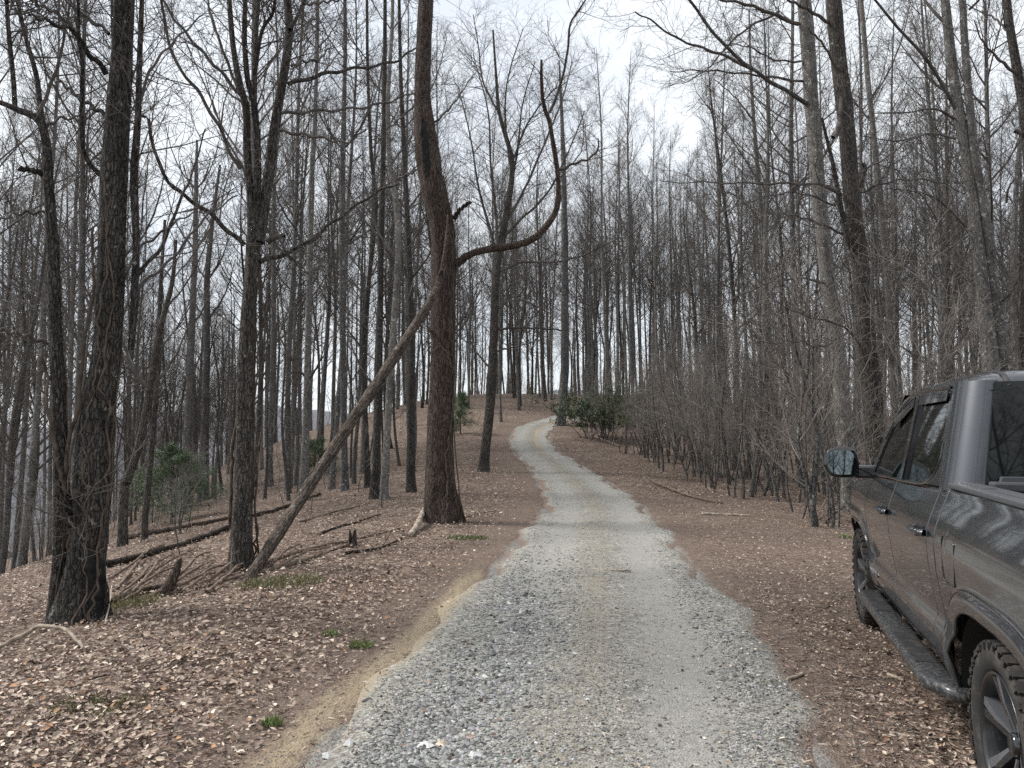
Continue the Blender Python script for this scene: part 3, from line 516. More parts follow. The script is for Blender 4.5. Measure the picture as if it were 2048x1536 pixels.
LM = [('lichen-mottled trunk behind the raised end of the leaning dead limb', [(607, 988, 24), (611, 880, 17), (615, 760, 16), (618, 600, 14), (624, 350, 12), (630, 240, 10), (634, 100, 8), (636, -20, 7)], M_bark_grey),
      ('straight spotted trunk between the multi-stem tree and the leaning dead limb', [(690, 975, 18), (688, 880, 15), (686, 700, 14), (684, 500, 13), (686, 300, 12), (690, 120, 9), (690, -20, 8)], M_bark_grey),
      ('grey spotted trunk with mossy foot, one of a pair under the leaning dead limb', [(750, 978, 24), (754, 900, 17), (757, 782, 16), (760, 645, 14), (762, 480, 13), (768, 250, 11), (770, 80, 9), (770, -20, 8)], M_bark_brown),
      ('paler of the close pair of trunks whose mossy foot is under the leaning limb', [(768, 974, 20), (774, 880, 16), (780, 760, 15), (788, 640, 14), (796, 520, 14), (794, 420, 13), (780, 330, 11), (776, 200, 10), (784, 60, 8), (786, -20, 7)], M_bark_grey),
      ('straight trunk hard against the hollow reddish trunk, dead limb crossing it', [(822, 935, 20), (822, 820, 16), (824, 690, 15), (820, 560, 14), (814, 420, 12), (806, 260, 10), (800, 100, 8), (798, -20, 7)], M_bark_brown),
      ('thin bowed trunk between the leaning limb and the hollow tree', [(735, 950, 15), (732, 860, 12), (728, 700, 11), (738, 560, 10), (752, 420, 9), (742, 300, 8), (735, 120, 7), (734, -20, 6)], M_bark_brown),
      ('leaning trunk behind the little pine sapling', [(248, 975, 20), (275, 900, 17), (300, 780, 16), (315, 680, 14), (330, 620, 12), (345, 560, 9), (352, 480, 7)], M_bark_brown),
      ('bent slender trunk beside the little pine sapling', [(290, 1035, 14), (300, 930, 12), (312, 800, 11), (318, 700, 10), (322, 560, 8), (330, 440, 6)], M_bark_brown),
      ('tall straight grey trunk rising over the little pine sapling', [(372, 960, 20), (378, 800, 16), (384, 650, 14), (390, 500, 12), (392, 380, 9), (394, 280, 5)], M_bark_grey),
      ('forking grey trunk between the pine sapling and the multi-stem tree', [(408, 930, 22), (412, 780, 16), (414, 640, 14), (414, 560, 13), (424, 450, 9), (440, 330, 5)], M_bark_grey)]
YL = [24, 26, 22, 21.5, 23, 26, 17, 19, 34, 38]
for (lb, pts, m_), yy in zip(LM, YL):
    rg_ = np.random.default_rng(int(pts[0][0])); br = []
    for k in range(7):
        i = rg_.integers(2, len(pts)-1); sgn = rg_.choice([-1, 1]); x, y, wd = pts[i]; L_ = rg_.uniform(50, 130)*22/yy
        br.append(([(x, y, wd*.4), (x+sgn*L_*.35, y-L_*.45), (x+sgn*L_*.6, y-L_*1.0), (x+sgn*L_*.75, y-L_*1.6, 1.5)], rg_.uniform(-1.5, 1.5)))
    straight('slope_tree', lb, pts, br, yy, m_, int(pts[0][0])+40, crown=pts[-1][1] < 0, tw=(6, 1.0, 4, .5, 3), top=16)
# leaning dead limb hung up in the hollow tree
gb = hit(488, 1168); Pa, ta = at_depth(884, 545, T3[1][1]-.42); Pm = [gb-np.array([0, 0, .1])]
Pn = []
for f_, (x, y) in zip((.0, .22, .5, .75, .95, 1.0), ((488, 1168), (560, 1062), (668, 896), (775, 735), (862, 600), (884, 545))):
    Yk = gb[1]+(Pa[1]-gb[1])*f_; Pn.append(at_depth(x, y, Yk)[0])
Pn.append(at_depth(893, 480, T3[1][1]-.40)[0]); Pn.append(at_depth(896, 430, T3[1][1]-.36)[0]); Pn[0] = Pn[0]-np.array([.05, .05, .12])
LP = spline(Pn, 60); LR = np.interp(np.linspace(0, 1, 60), [0, .15, .5, .8, .9, 1], [.105, .12, .14, .125, .075, .03])*(1+.05*np.sin(np.arange(60)*.9))
limb = empty('leaning_dead_limb', tuple(gb)); tag(limb, 'long weathered dead limb leaning from the ground up against the hollow tree', 'dead limb')
zl = nrm(LP[45]-LP[0]); xl = nrm(np.cross(np.array([0, 1., 0]), zl)); yl = np.cross(zl, xl); LM_ = np.stack([xl, yl, zl], 1)
LR = LR*.64; mb = MB(); capped(mb, (LP-gb)@LM_, LR, 18, 1+.06*np.sin(np.arange(18)[None]*3+np.arange(60)[:, None]*.12)+.05*np.sin(np.arange(18)[None]*5-np.arange(60)[:, None]*.3)+np.random.default_rng(3).normal(0, .025, (60, 18))); lo_ = mb.build('limb', M_dead, limb); lo_.matrix_local = Matrix([[*LM_[k], 0] for k in range(3)]+[[0, 0, 0, 1]])
kp = LP[51]; mb = MB(); a_ = np.linspace(0, 2*math.pi, 13)[:-1]
mb2 = MB(); tdir = nrm(LP[53]-LP[49]); cv = nrm(np.array([0, 0, CAMH])-kp); sd_ = nrm(np.cross(tdir, cv))
ringP = np.array([kp-gb+cv*.07+tdir*.13*math.cos(q)+sd_*.05*math.sin(q) for q in np.linspace(0, 2*math.pi, 17)]); mb2.add(*tubes(ringP, np.full(17, .020)*(1+.3*np.sin(np.arange(17)*2.)), 6)); mb2.build('broken_collar', M_dead, limb)
mb2 = MB(); mb2.add(np.concatenate([[kp-gb+cv*.06], kp-gb+cv*.072+np.array([tdir*.12*math.cos(q)+sd_*.045*math.sin(q) for q in a_])]), None, [[0, i+1, (i+1) % 12+1] for i in range(12)]); mb2.build('knot_hole_shade', M_char_shade, limb)  # dark disc with the shade of the broken end put into its colour
# dark sheets over the bark: painted shade for the centre hollow, root char
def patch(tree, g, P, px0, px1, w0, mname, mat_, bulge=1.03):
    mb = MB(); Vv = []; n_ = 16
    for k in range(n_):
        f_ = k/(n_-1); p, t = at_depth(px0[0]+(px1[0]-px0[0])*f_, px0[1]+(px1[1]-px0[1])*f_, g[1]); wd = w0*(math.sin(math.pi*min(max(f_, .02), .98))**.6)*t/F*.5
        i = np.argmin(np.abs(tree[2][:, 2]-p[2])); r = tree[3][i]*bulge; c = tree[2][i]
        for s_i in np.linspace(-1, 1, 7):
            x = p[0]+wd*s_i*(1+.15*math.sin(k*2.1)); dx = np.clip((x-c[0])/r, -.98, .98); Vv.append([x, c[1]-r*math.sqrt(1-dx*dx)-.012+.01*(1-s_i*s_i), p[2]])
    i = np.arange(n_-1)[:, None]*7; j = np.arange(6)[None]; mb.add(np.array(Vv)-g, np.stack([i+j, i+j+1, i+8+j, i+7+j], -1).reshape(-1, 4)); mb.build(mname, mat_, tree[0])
patch(T3, T3[1], T3[2], (848, 248), (860, 362), 15, 'hollow', M_char_shade, 1.08)
patch(T1, T1[1], T1[2], (203, 1090), (206, 1236), 26, 'charred_hollow', M_char_shade, 1.28)

# ------------------------------------------------------------------ forest behind
placed = list(TREES)
KEEP = [(300, 395, 27), (600, 645, 36), (905, 950, 40), (1140, 1330, 44), (1060, 1150, 50)]   # lines of sight to the evergreens
def free(x, y, dmin):
    return all((x-a)**2+(y-b)**2 > dmin*dmin for a, b in placed)
def scatter(n, xr, yr, dmin, road_clear, cond=None, rg=None, tries=60000):
    rg = rg or rng; out = []
    for _ in range(tries):
        if len(out) >= n: break
        x, y = rg.uniform(*xr), rg.uniform(*yr)
        if cond is not None and not cond(x, y): continue
        if not free(x, y, dmin): continue
        px_ = 1024+F*x/max(y, .1)
        if any(a < px_ < b and y < Yk+1 for a, b, Yk in KEEP): continue
        u, s = road_uv(x, y)
        if abs(u[0]) < road_clear: continue
        placed.append((x, y)); out.append((x, y))
    return out
def gap(x, y):
    px_ = 1024+F*x/max(y, .1); return 225 < px_ < 478 and y < 58
def in_view(x, y, m=.06): return abs(x)/max(y, .1) < .683+m
LAB = {'slope': ('bare tree in the open stand on the falling leafy slope', 'trees on the falling slope'),
       'rise': ('bare tree on the rise past the bend of the gravel road', 'trees on the rise past the bend'),
       'brush': ('bare tree behind the brush thicket along the gravel road', 'trees behind the brush thicket'),
       'mirror': ('bare tree reflected in the mirror of the parked truck', 'trees reflected in the truck mirror'),
       'pole': ('young tree among the bigger trunks on the leafy slope', 'young trees on the falling slope'),
       'polebrush': ('young tree among the trunks behind the brush thicket', 'young trees behind the brush thicket')}
LOOK = {'tall': 'tall straight-trunked', 'oak': 'low-branching spreading', 'pole': 'thin pole-like'}
_put = put_tree
def put_tree(kind, x, y, label, group, sc=1.0, tilt=.025):
    return _put(kind, x, y, LOOK[kind]+' '+label, LOOK[kind]+' '+group, sc, tilt, 'young_tree' if kind == 'pole' else 'forest_tree')
for x, y in scatter(42, (-36, -2.5), (19, 46), 2.1, 3.2, lambda x, y: in_view(x, y) and not gap(x, y) and not (y < 20 and x > -9) and not (x > -6.5 and y < 27)): put_tree(random.choice(['tall', 'tall', 'oak']), x, y, *LAB['slope'], random.uniform(.8, 1.1), .03)
for x, y in scatter(36, (-30, -3), (15, 44), 1.0, 2.6, lambda x, y: in_view(x, y) and not (gap(x, y) and y < 34) and not (x > -7 and y < 24)): put_tree('pole', x, y, *LAB['pole'], random.uniform(.5, 1.0), .05)
for x, y in scatter(54, (-45, 30), (46, 84), 1.7, 3.0, lambda x, y: in_view(x, y) and not (2.5 < x < 16 and y < 52)): put_tree(random.choice(['tall', 'tall', 'tall', 'oak']), x, y, *LAB['rise'], random.uniform(.85, 1.1), .015)
for x, y in scatter(46, (-8, 18), (57, 88), 1.3, 2.6, lambda x, y: in_view(x, y) and not (2.5 < x < 16 and y < 52)): put_tree(random.choice(['tall', 'tall', 'tall', 'oak']), x, y, *LAB['rise'], random.uniform(.85, 1.1), .015)
for x, y in scatter(54, (6.5, 44), (20, 62), 1.7, 4.5, lambda x, y: in_view(x, y) and x > 5+y*.12): put_tree(random.choice(['tall', 'tall', 'tall', 'oak']), x, y, *LAB['brush'], random.uniform(.75, 1.0), .02)
for x, y in scatter(45, (6, 34), (17, 55), 1.0, 4.0, lambda x, y: in_view(x, y) and x > 4.5+y*.1): put_tree('pole', x, y, *LAB['polebrush'], random.uniform(.5, 1.0), .04)
for x, y in scatter(8, (-13, 15), (-26, -5), 2.2, 2.6)+scatter(20, (-16, 8), (-52, -24), 1.6, 2.0): put_tree(random.choice(['tall', 'oak']), x, y, *LAB['mirror'], random.uniform(.7, .9))

for x, y in scatter(40, (-16, 26), (58, 92), 1.0, 2.6, in_view): put_tree('pole', x, y, *LAB['rise'], random.uniform(.8, 1.3), .03)
for x, y in scatter(18, (4, 22), (46, 74), 1.4, 3.2, lambda x, y: 1165 < 1024+F*x/y < 1430): put_tree('tall', x, y, *LAB['rise'], random.uniform(.92, 1.1), .015)
LAB['valley'] = ('bare tree far down the slope behind the pine sapling', 'trees far down the slope behind the pine')
for x, y in scatter(34, (-60, -15), (44, 92), 1.6, 3, lambda x, y: 255 < 1024+F*x/y < 480): put_tree(random.choice(['tall', 'oak', 'oak']), x, y, *LAB['valley'], random.uniform(.6, .8))
for x, y in ((-3.4, -8), (2.3, -9.5), (-3.8, -13), (2.2, -15), (-4.2, -19), (-7, -10)): put_tree('oak', x, y, *LAB['mirror'], random.uniform(.75, .95))

# far wood that reads as one mass
def far_wood():
    mb = MB(); rg = np.random.default_rng(77); lo = []
    for k in range(5):
        h = rg.uniform(17, 23); P, R = trunk_line(h, rg.uniform(.12, .19), 7, .2, rg)
        a = grow(P[None], R[None], 22, (.35, .98), (35, 65), lambda t, p: (1-t)*p*.22+1, .5, 4, .15, .1, .010, rg); b_ = grow(*a, 7, (.2, 1), (30, 60), lambda t, p: .4*p+.2, .6, 3, .08, .15, .007, rg)
        m_ = MB(); m_.add(*tubes(P, R, 5)); m_.add(*tubes(*a, 3)); m_.add(*tubes(*b_, 3)); lo.append((np.concatenate(m_.v), np.concatenate(m_.q)))
    for k in range(110):
        y = rg.uniform(60, 150); x = rg.uniform(-.75, .75)*y
        V, q = lo[k % 5]; a = rg.uniform(0, 6.28); s = rg.uniform(.8, 1.1); c, d = math.cos(a), math.sin(a)
        W_ = np.stack([V[:, 0]*c-V[:, 1]*d, V[:, 0]*d+V[:, 1]*c, V[:, 2]], 1)*s+np.array([x, y, float(H(x, y))]); mb.add(W_, q)
    for k in range(6):                                       # thin stems closing the crest
        h = rg.uniform(9, 16); P, R = trunk_line(h, rg.uniform(.05, .09), 6, .2, rg); a = grow(P[None], R[None], 14, (.2, .98), (25, 60), lambda t, p: (1-t)*p*.2+.7, .5, 4, .15, .1, .008, rg)
        m_ = MB(); m_.add(*tubes(P, R, 4)); m_.add(*tubes(*a, 3)); lo[k % 5] = (np.concatenate(m_.v), np.concatenate(m_.q))
    for k in range(240):
        y = rg.uniform(66, 125); x = rg.uniform(-.62, .45)*y; V, q = lo[k % 5]; a = rg.uniform(0, 6.28); s = rg.uniform(.7, 1.2); c, d = math.cos(a), math.sin(a)
        mb.add(np.stack([V[:, 0]*c-V[:, 1]*d, V[:, 0]*d+V[:, 1]*c, V[:, 2]], 1)*s+np.array([x, y, float(H(x, y))]), q)
    o = mb.build('background_forest', M_twig); tag(o, 'distant bare wood closing the view behind the nearer trunks', 'forest', None, 'stuff')
far_wood()

# ------------------------------------------------------------------ brush thicket and saplings
M_brush = plain('brush_twig', (.15, .132, .119), (.28, .255, .232), 3)
def sapling_proto(seed, kind):
    rg = np.random.default_rng(seed); mb = MB(); mt = MB(); k = 1 if kind == 'single' else rg.integers(2, 4); 
    h = rg.uniform(3.2, 5.5); st = []
    for i in range(k):
        hh = h*rg.uniform(.75, 1.0); P, R = trunk_line(hh, rg.uniform(.018, .036), 12, .14, rg, 0, .004); a = rg.uniform(0, 6.28); ln = rg.uniform(.02, .2) if k > 1 else rg.uniform(0, .08)
        P = P+np.c_[np.cos(a)*(ln*P[:, 2]+.14*(k > 1)), np.sin(a)*(ln*P[:, 2]+.14*(k > 1)), 0*P[:, 2]]; st.append((P, R)); mb.add(*tubes(P, R, 6))
        a1 = grow(P[None], R[None], 11, (.25, .98), (24, 55), lambda t, p: (1-t)*p*.30+.4, .6, 6, .10, .12, .0035, rg); a2 = grow(*a1, 5, (.15, 1), (25, 60), lambda t, p: .40*p+.1, .65, 4, .06, .16, .0028, rg)
        a3 = grow(*a2, 2, (.2, 1), (25, 60), lambda t, p: .45*p+.05, .7, 3, .04, .18, .0022, rg)
        mt.add(*tubes(*a1, 4)); mt.add(*tubes(*a2, 3)); mt.add(*tubes(*a3, 3))
    return mb.mesh('stem', mat=M_bark_pole), mt.mesh('twigs', mat=M_brush)
SAP = [sapling_proto(400+k, 'clump' if k in (0, 4) else 'single') for k in range(7)]
def put_sapling(x, y, label, group, sc=1.0, tilt=.07, name='sapling', cat='sapling'):
    a, b_ = random.choice(SAP); e = empty(name, (x, y, float(H(x, y))-.06)); e.rotation_euler = (random.gauss(0, tilt), random.gauss(0, tilt), random.uniform(0, 6.28)); e.scale = (sc,)*3
    tag(e, label, cat, group); link('stem', a, e); link('twigs', b_, e); return e
rgb = np.random.default_rng(31)
def brush_edge(y): return np.interp(y, [10, 14, 18, 24, 30, 40, 50], [5.6, 5.9, 6.2, 6.1, 5.9, 5.2, 5.0])
n = 0
while n < 135:
    y = rgb.uniform(12.5, 46); x = brush_edge(y)+rgb.exponential(2.6)-.1; px_ = 1024+F*x/y
    if x > 22 or (y < 14 and x < 6.4) or (px_ < 1290 and rgb.random() < .75): continue
    put_sapling(x, y, 'thin bare sapling in the twiggy thicket beside the gravel road', 'saplings in the brush thicket', rgb.uniform(.6, 1.45)); n += 1
n = 0
while n < 46:
    y = rgb.uniform(9, 38); x = rgb.uniform(-24, -3.2)
    if not in_view(x, y, .02) or (x > -4.6 and y < 13) or (y > 14 and y < 19 and x > -3.6) : continue
    if abs(road_uv(x, y)[0][0]) < 3.6: continue
    put_sapling(x, y, 'wispy bare seedling growing from the leaf litter on the falling slope', 'seedlings on the falling slope', rgb.uniform(.22, .62)); n += 1

def undergrowth():
    rg = np.random.default_rng(55); n = 3600; P0 = []; 
    y = 20+rg.random(n)**.8*85; a = rg.uniform(-.72, .72, n); x = a*y
    u, s = road_uv(x, y); near_left = (x < 0) & (y < 34) & (x > -10); ok = ((np.abs(u) > 4.2) | (y > 64) | ((y > 48) & (np.abs(u) > 2.4))) & ~near_left; ok &= ~((x > 0) & (y < 26) & (u < 6)); ok &= (x > 0) | (rg.random(n) < .5)
    x, y = x[ok], y[ok]; n = len(x); h = rg.uniform(1.2, 5.0, n); k = 5
    d = rg.normal(0, .10, (n, 2)); z = np.linspace(0, 1, k)
    P = np.stack([x[:, None]+d[:, :1]*h[:, None]*z+.06*h[:, None]*np.sin(z*5+x[:, None]), y[:, None]+d[:, 1:]*h[:, None]*z, H(x, y)[:, None]-.05+h[:, None]*z], -1)
    R = (.008+.011*rg.random(n))[:, None]*(1-z)[None]+.004
    mb = MB(); mb.add(*tubes(P, R, 3)); a1 = grow(P, R, 4, (.25, 1), (25, 60), lambda t, p: .3*p*(1.2-t)+.1, .6, 3, .1, .15, .0045, rg); mb.add(*tubes(*a1, 3))
    o = mb.build('undergrowth', M_brush); tag(o, 'brownish haze of twiggy undergrowth between the forest trunks', 'undergrowth', None, 'stuff')
undergrowth()

# ------------------------------------------------------------------ evergreens
def leaf_quads(C, D, Nn, L, W, cols):
    """rhombic folded leaves: centre base C, direction D, normal Nn"""
    D = nrm(D); S = nrm(np.cross(D, Nn)); Nn = np.cross(S, D); L = L[:, None]; W = W[:, None]
    V = np.stack([C, C+D*L*.35+S*W*.5+Nn*W*.15, C+D*L*.7+S*W*.42+Nn*W*.12, C+D*L, C+D*L*.7-S*W*.42+Nn*W*.12, C+D*L*.35-S*W*.5+Nn*W*.15], 1)
    b = np.arange(len(C))[:, None]*6; q = np.concatenate([b+np.array([[0, 1, 2, 3]]), b+np.array([[0, 3, 4, 5]])]); return V.reshape(-1, 3), q, np.repeat(cols, 6, axis=0)
def rdir(n, rg): return nrm(rg.normal(0, 1, (n, 3)))
def pine(px, py, Y, h, wd, label, seed, name='pine_sapling', dens=1.0, hue=(.105, .155, .085)):
    rg = np.random.default_rng(seed); p, _ = at_depth(px, py, Y); g = np.array([p[0], Y, float(H(p[0], Y))]); e = empty(name, tuple(g)); tag(e, label, 'evergreen')
    P, R = trunk_line(h, .035, 12, .06, rg, 0, .006); mb = MB(); mb.add(*tubes(P, R, 7)); mb.build('trunk', M_bark_brown, e)
    a = grow(P[None], R[None], 42, (.08, .98), (55, 85), lambda t, p: (1-t)**.8*wd*.55+.15+0*p, .5, 5, .05, .1, .003, rg); b_ = grow(*a, 7, (.2, 1), (30, 60), lambda t, p: .35*p+.05, .6, 3, .05, .15, .0025, rg)
    mb = MB(); mb.add(*tubes(*a, 4)); mb.add(*tubes(*b_, 3)); mb.build('branches', M_twig, e)
    src = np.concatenate([a[0][:, 2:].reshape(-1, 3), b_[0][:, 1:].reshape(-1, 3)]); n = int(20000*dens); c = src[rg.integers(0, len(src), n)]+rg.normal(0, .05, (n, 3)); d = rdir(n, rg)+np.array([0, 0, .35])
    col = np.array(hue)[None]*rg.uniform(.6, 1.5, (n, 1))*np.array([1+.2*rg.random(), 1, 1]); V, q, cc = leaf_quads(c, d, rdir(n, rg), rg.uniform(.07, .14, n), rg.uniform(.010, .018, n), col)
    link('foliage', mk('foliage', V, q, False, M_green, cc), e); return e
pine(345, 990, 25, 2.6, 2.6, 'small bushy green pine sapling on the leafy slope', 61)
pine(628, 900, 36, 1.7, 2.0, 'low dark green evergreen bush behind the lichen-mottled trunk', 62, 'evergreen_bush', .6)
pine(922, 800, 46, 2.6, 1.8, 'dark green hemlock sapling half hidden behind the hollow tree', 63, 'hemlock_sapling', .45, (.055, .115, .055))
def shrub(px, py, Y, h, wd, label, seed, name, n, hue, leaf=.10, stems=9, cover=1.0, zlo=.25):
    rg = np.random.default_rng(seed); p, _ = at_depth(px, py, Y); g = np.array([p[0], Y, float(H(p[0], Y))]); e = empty(name, tuple(g)); tag(e, label, 'shrub')
    z = np.linspace(0, 1, 7); P = []; 
    for k in range(stems):
        a = rg.uniform(0, 6.28); r = wd*.5*rg.random()**.5; bx = rg.normal(0, wd*.12, 2); P.append(np.c_[bx[0]+np.cos(a)*r*z**1.3, bx[1]+np.sin(a)*r*z**1.3, z*h*rg.uniform(.6, .95)-.05])
    P = np.array(P); R = np.full((stems, 7), .022)*(1-z*.7)[None]; b_ = grow(P, R, 9, (.3, 1), (25, 70), lambda t, p: .3*p+0*t, .6, 4, .08, .15, .004, rg); b2 = grow(*b_, 5, (.3, 1), (25, 70), lambda t, p: .4*p+0*t, .6, 3, .08, .15, .003, rg)
    mb = MB(); mb.add(*tubes(P, R, 6)); mb.add(*tubes(*b_, 4)); mb.add(*tubes(*b2, 3)); mb.build('stems', M_twig, e)
    src = np.concatenate([b2[0].reshape(-1, 3), b_[0][:, 2:].reshape(-1, 3)]); c = src[rg.integers(0, len(src), n)]+rg.normal(0, .05, (n, 3)); c = c[c[:, 2] > h*zlo]; n = len(c)
    col = np.array(hue)[None]*rg.uniform(.5, 1.6, (n, 1)); V, q, cc = leaf_quads(c, rdir(n, rg)+np.array([0, 0, -.2]), rdir(n, rg)+np.array([0, 0, .8]), rg.uniform(.7, 1.2, n)*leaf, rg.uniform(.25, .38, n)*leaf, col)
    link('foliage', mk('foliage', V, q, False, M_green, cc), e)
shrub(1212, 850, 44, 2.9, 5.6, 'dense dark green rhododendron bush at the bend of the gravel road', 71, 'rhododendron', 9000, (.058, .085, .040), .15, 22)
shrub(1275, 860, 38, 3.6, 3.2, 'leafing bush with a haze of fresh green beside the rhododendron', 72, 'leafing_bush', 4200, (.17, .20, .07), .055, 12, zlo=.4)
shrub(1180, 830, 47, 3.4, 2.4, 'thin bush with sparse fresh leaves behind the bend tree', 73, 'leafing_bush', 2000, (.16, .19, .07), .055, 8, zlo=.4)

# ------------------------------------------------------------------ fallen logs and sticks
def gline(pts, n, r, lift=0.0):
    G = [hit(*p) for p in pts]; S = spline(G, n); S[:, 2] = np.maximum(S[:, 2], H(S[:, 0], S[:, 1]))+r*.6+lift; return S
def stick(name, label, cat, pts, r0, r1, mat_, lift=None, n=24, sides=8, fork=0, group=None, seed=1):
    rg = np.random.default_rng(seed+abs(int(pts[0][0]))); S = gline(pts, n, r0)
    if lift is not None: S[:, 2] += np.interp(np.linspace(0, 1, n), np.linspace(0, 1, len(lift)), lift)
    S += np.c_[rg.normal(0, r0*.25, n), rg.normal(0, r0*.25, n), rg.normal(0, r0*.12, n)]
    g = S[0].copy(); e = empty(name, tuple(g)); tag(e, label, cat, group); mb = MB(); R = np.linspace(r0, r1, n)*(1+rg.normal(0, .06, n)); capped(mb, S-g, R, sides, 1+rg.normal(0, .05, (n, sides))); mb.build('shaft', mat_, e)
    if fork:
        f = grow((S-g)[None], R[None], fork, (.3, .98), (25, 60), lambda t, p: .16*p+0*t, .5, 5, -.02, .12, .004, rg); mb = MB(); mb.add(*tubes(*f, 5)); mb.build('side_twigs', mat_, e)['kind'] = 'stuff'
    return e
stick('fallen_log', 'dark mossy log lying on the slope behind the multi-stem tree', 'log', [(250, 1080), (330, 1066), (400, 1052), (455, 1040)], .085, .06, M_log, sides=10)
stick('fallen_log', 'long thin log running from the charred hollow to the multi-stem tree', 'log', [(205, 1137), (300, 1112), (390, 1085), (462, 1055)], .065, .045, M_log, sides=10)
stick('fallen_log', 'log lying behind the multi-stem tree pointing at the leaning limb', 'log', [(510, 1035), (560, 1020), (640, 990)], .07, .04, M_log)
stick('fallen_log', 'rotten log lying below the rotten stump', 'log', [(222, 1215), (280, 1190), (345, 1178)], .05, .035, M_log, sides=10)
stick('fallen_branch', 'long pale pole lying across the slope at the foot of the leaning limb', 'branch', [(500, 1140), (600, 1105), (700, 1082), (800, 1060)], .03, .015, M_stick, fork=4)
stick('fallen_branch', 'grey branch beside the pale pole at the foot of the leaning limb', 'branch', [(520, 1150), (620, 1118), (720, 1085)], .025, .012, M_stick, fork=3)
for k, (a, b_) in enumerate([((228, 1200), (330, 1120)), ((240, 1195), (360, 1135)), ((262, 1190), (345, 1112)), ((300, 1195), (425, 1125)), ((330, 1190), (470, 1128)), ((395, 1180), (500, 1120)), ((228, 1185), (300, 1100)), ((410, 1190), (515, 1118)), ((215, 1165), (330, 1092)), ((250, 1172), (395, 1098)), ((280, 1205), (372, 1172)), ((360, 1188), (452, 1150)), ((420, 1172), (520, 1150)), ((232, 1212), (318, 1176)), ((345, 1165), (420, 1108)), ((440, 1160), (540, 1105)), ((520, 1148), (600, 1092)), ((545, 1140), (660, 1100))]):
    stick('slash_branch', 'thin brown branch in the heap of slash around the rotten stump', 'branch', [a, ((a[0]+b_[0])/2, (a[1]+b_[1])/2+4), b_], .022, .010, M_stick, lift=(0, .05+.03*(k % 3), .02), fork=2, group='slash branches around the stump', seed=k)
stick('fallen_branch', 'arched bare pale branch resting on the litter below the vine-wrapped trunk', 'branch', [(-10, 1302), (50, 1292), (110, 1290), (172, 1302)], .020, .012, M_pale, lift=(.0, .14, .12, .0), n=30)
stick('fallen_branch', 'thin grey twig lying on the leaf litter of the roadside bank', 'branch', [(152, 1368), (220, 1350), (298, 1338)], .010, .005, M_stick, fork=2)
stick('fallen_branch', 'dark twig lying on the leaf litter nearer the tan dirt edge', 'branch', [(345, 1388), (400, 1376), (480, 1368)], .011, .005, M_stick, fork=2)
stick('road_stick', 'short broken stick lying across the middle of the gravel lane', 'stick', [(1184, 1143), (1215, 1146), (1262, 1147)], .016, .009, M_pale, fork=3, lift=(.02, .02, .02))
stick('fallen_branch', 'long branch lying along the leafy verge at the foot of the thicket', 'branch', [(1302, 968), (1350, 985), (1400, 1000), (1445, 1008)], .045, .02, M_stick, fork=3, lift=(.1, .02, 0))
stick('fallen_branch', 'bleached straight branch on the verge in front of the thicket', 'branch', [(1404, 1030), (1450, 1031), (1500, 1033)], .03, .022, M_pale)
stick('fallen_branch', 'dark log on the ground inside the thicket', 'log', [(1385, 943), (1430, 952), (1470, 962)], .07, .05, M_log)
stick('fallen_branch', 'broken branch propped in the thicket beside the truck fender', 'branch', [(1628, 1048), (1660, 1010), (1690, 985)], .022, .014, M_stick, lift=(0, .25, .55), fork=2)
stick('fallen_branch', 'dark branch lying under the propped one beside the truck fender', 'branch', [(1650, 1048), (1680, 1030), (1700, 1015)], .02, .012, M_log, lift=(0, .1, .15))
stick('fallen_branch', 'pale splintered branch at the foot of the tree inside the bend', 'branch', [(1128, 850), (1160, 842), (1200, 845)], .05, .03, M_pale, lift=(.1, .35, .2), fork=2)
stick('fallen_branch', 'weathered branch lying on the verge below the rhododendron', 'branch', [(1185, 872), (1210, 882), (1240, 893)], .04, .03, M_pale)
stick('fallen_branch', 'thin branch on the leaf litter beside the hollow tree', 'branch', [(930, 1036), (965, 1026), (995, 1022)], .018, .008, M_stick, fork=2)
stick('fallen_branch', 'stub of pale limb propped against the foot of the hollow tree', 'branch', [(822, 1075), (835, 1060), (850, 1040)], .05, .045, M_pale, lift=(0, .1, .2))
stick('fallen_branch', 'crooked branch on the litter between the leaning limb and the hollow tree', 'branch', [(690, 1110), (760, 1098), (805, 1078)], .025, .012, M_log, fork=3)
stick('fallen_branch', 'slim branch across the slope under the pair of spotted trunks', 'branch', [(600, 1045), (660, 1028), (740, 1008)], .03, .015, M_stick, fork=3)
stick('fallen_branch', 'dark branch lying just uphill of the slim one on the slope', 'branch', [(640, 1070), (700, 1050), (760, 1030)], .025, .012, M_log, fork=3)
stick('bark_chip', 'pale chip of wood lying beside the running board', 'chip', [(1572, 1366), (1588, 1360), (1608, 1352)], .014, .012, M_pale, n=8, sides=5)
stick('bark_chip', 'second pale wood chip close to the running board', 'chip', [(1775, 1352), (1790, 1358), (1808, 1366)], .013, .010, M_pale, n=8, sides=5)
stick('fallen_branch', 'long thin pale stick by the rear wheel of the truck', 'branch', [(1780, 1470), (1830, 1480), (1920, 1484)], .010, .006, M_pale)
stick('fallen_branch', 'small dark twig lying on the mulch beside the front wheel', 'branch', [(1640, 1225), (1662, 1212), (1690, 1192)], .008, .004, M_stick, fork=2)
stick('fallen_branch', 'thin dark twig reaching under the running board', 'branch', [(1690, 1300), (1740, 1303), (1795, 1312)], .008, .005, M_stick)
stick('fallen_branch', 'grey branch slanting through the twigs below the forked tree', 'branch', [(-20, 1142), (50, 1112), (112, 1085)], .03, .02, M_stick, lift=(.35, .45, .5), fork=4)
stick('fallen_branch', 'dark branch lying behind the forked tree on the steep side', 'branch', [(-20, 1110), (40, 1098), (98, 1078)], .025, .015, M_log, lift=(.1, .2, .2), fork=3)
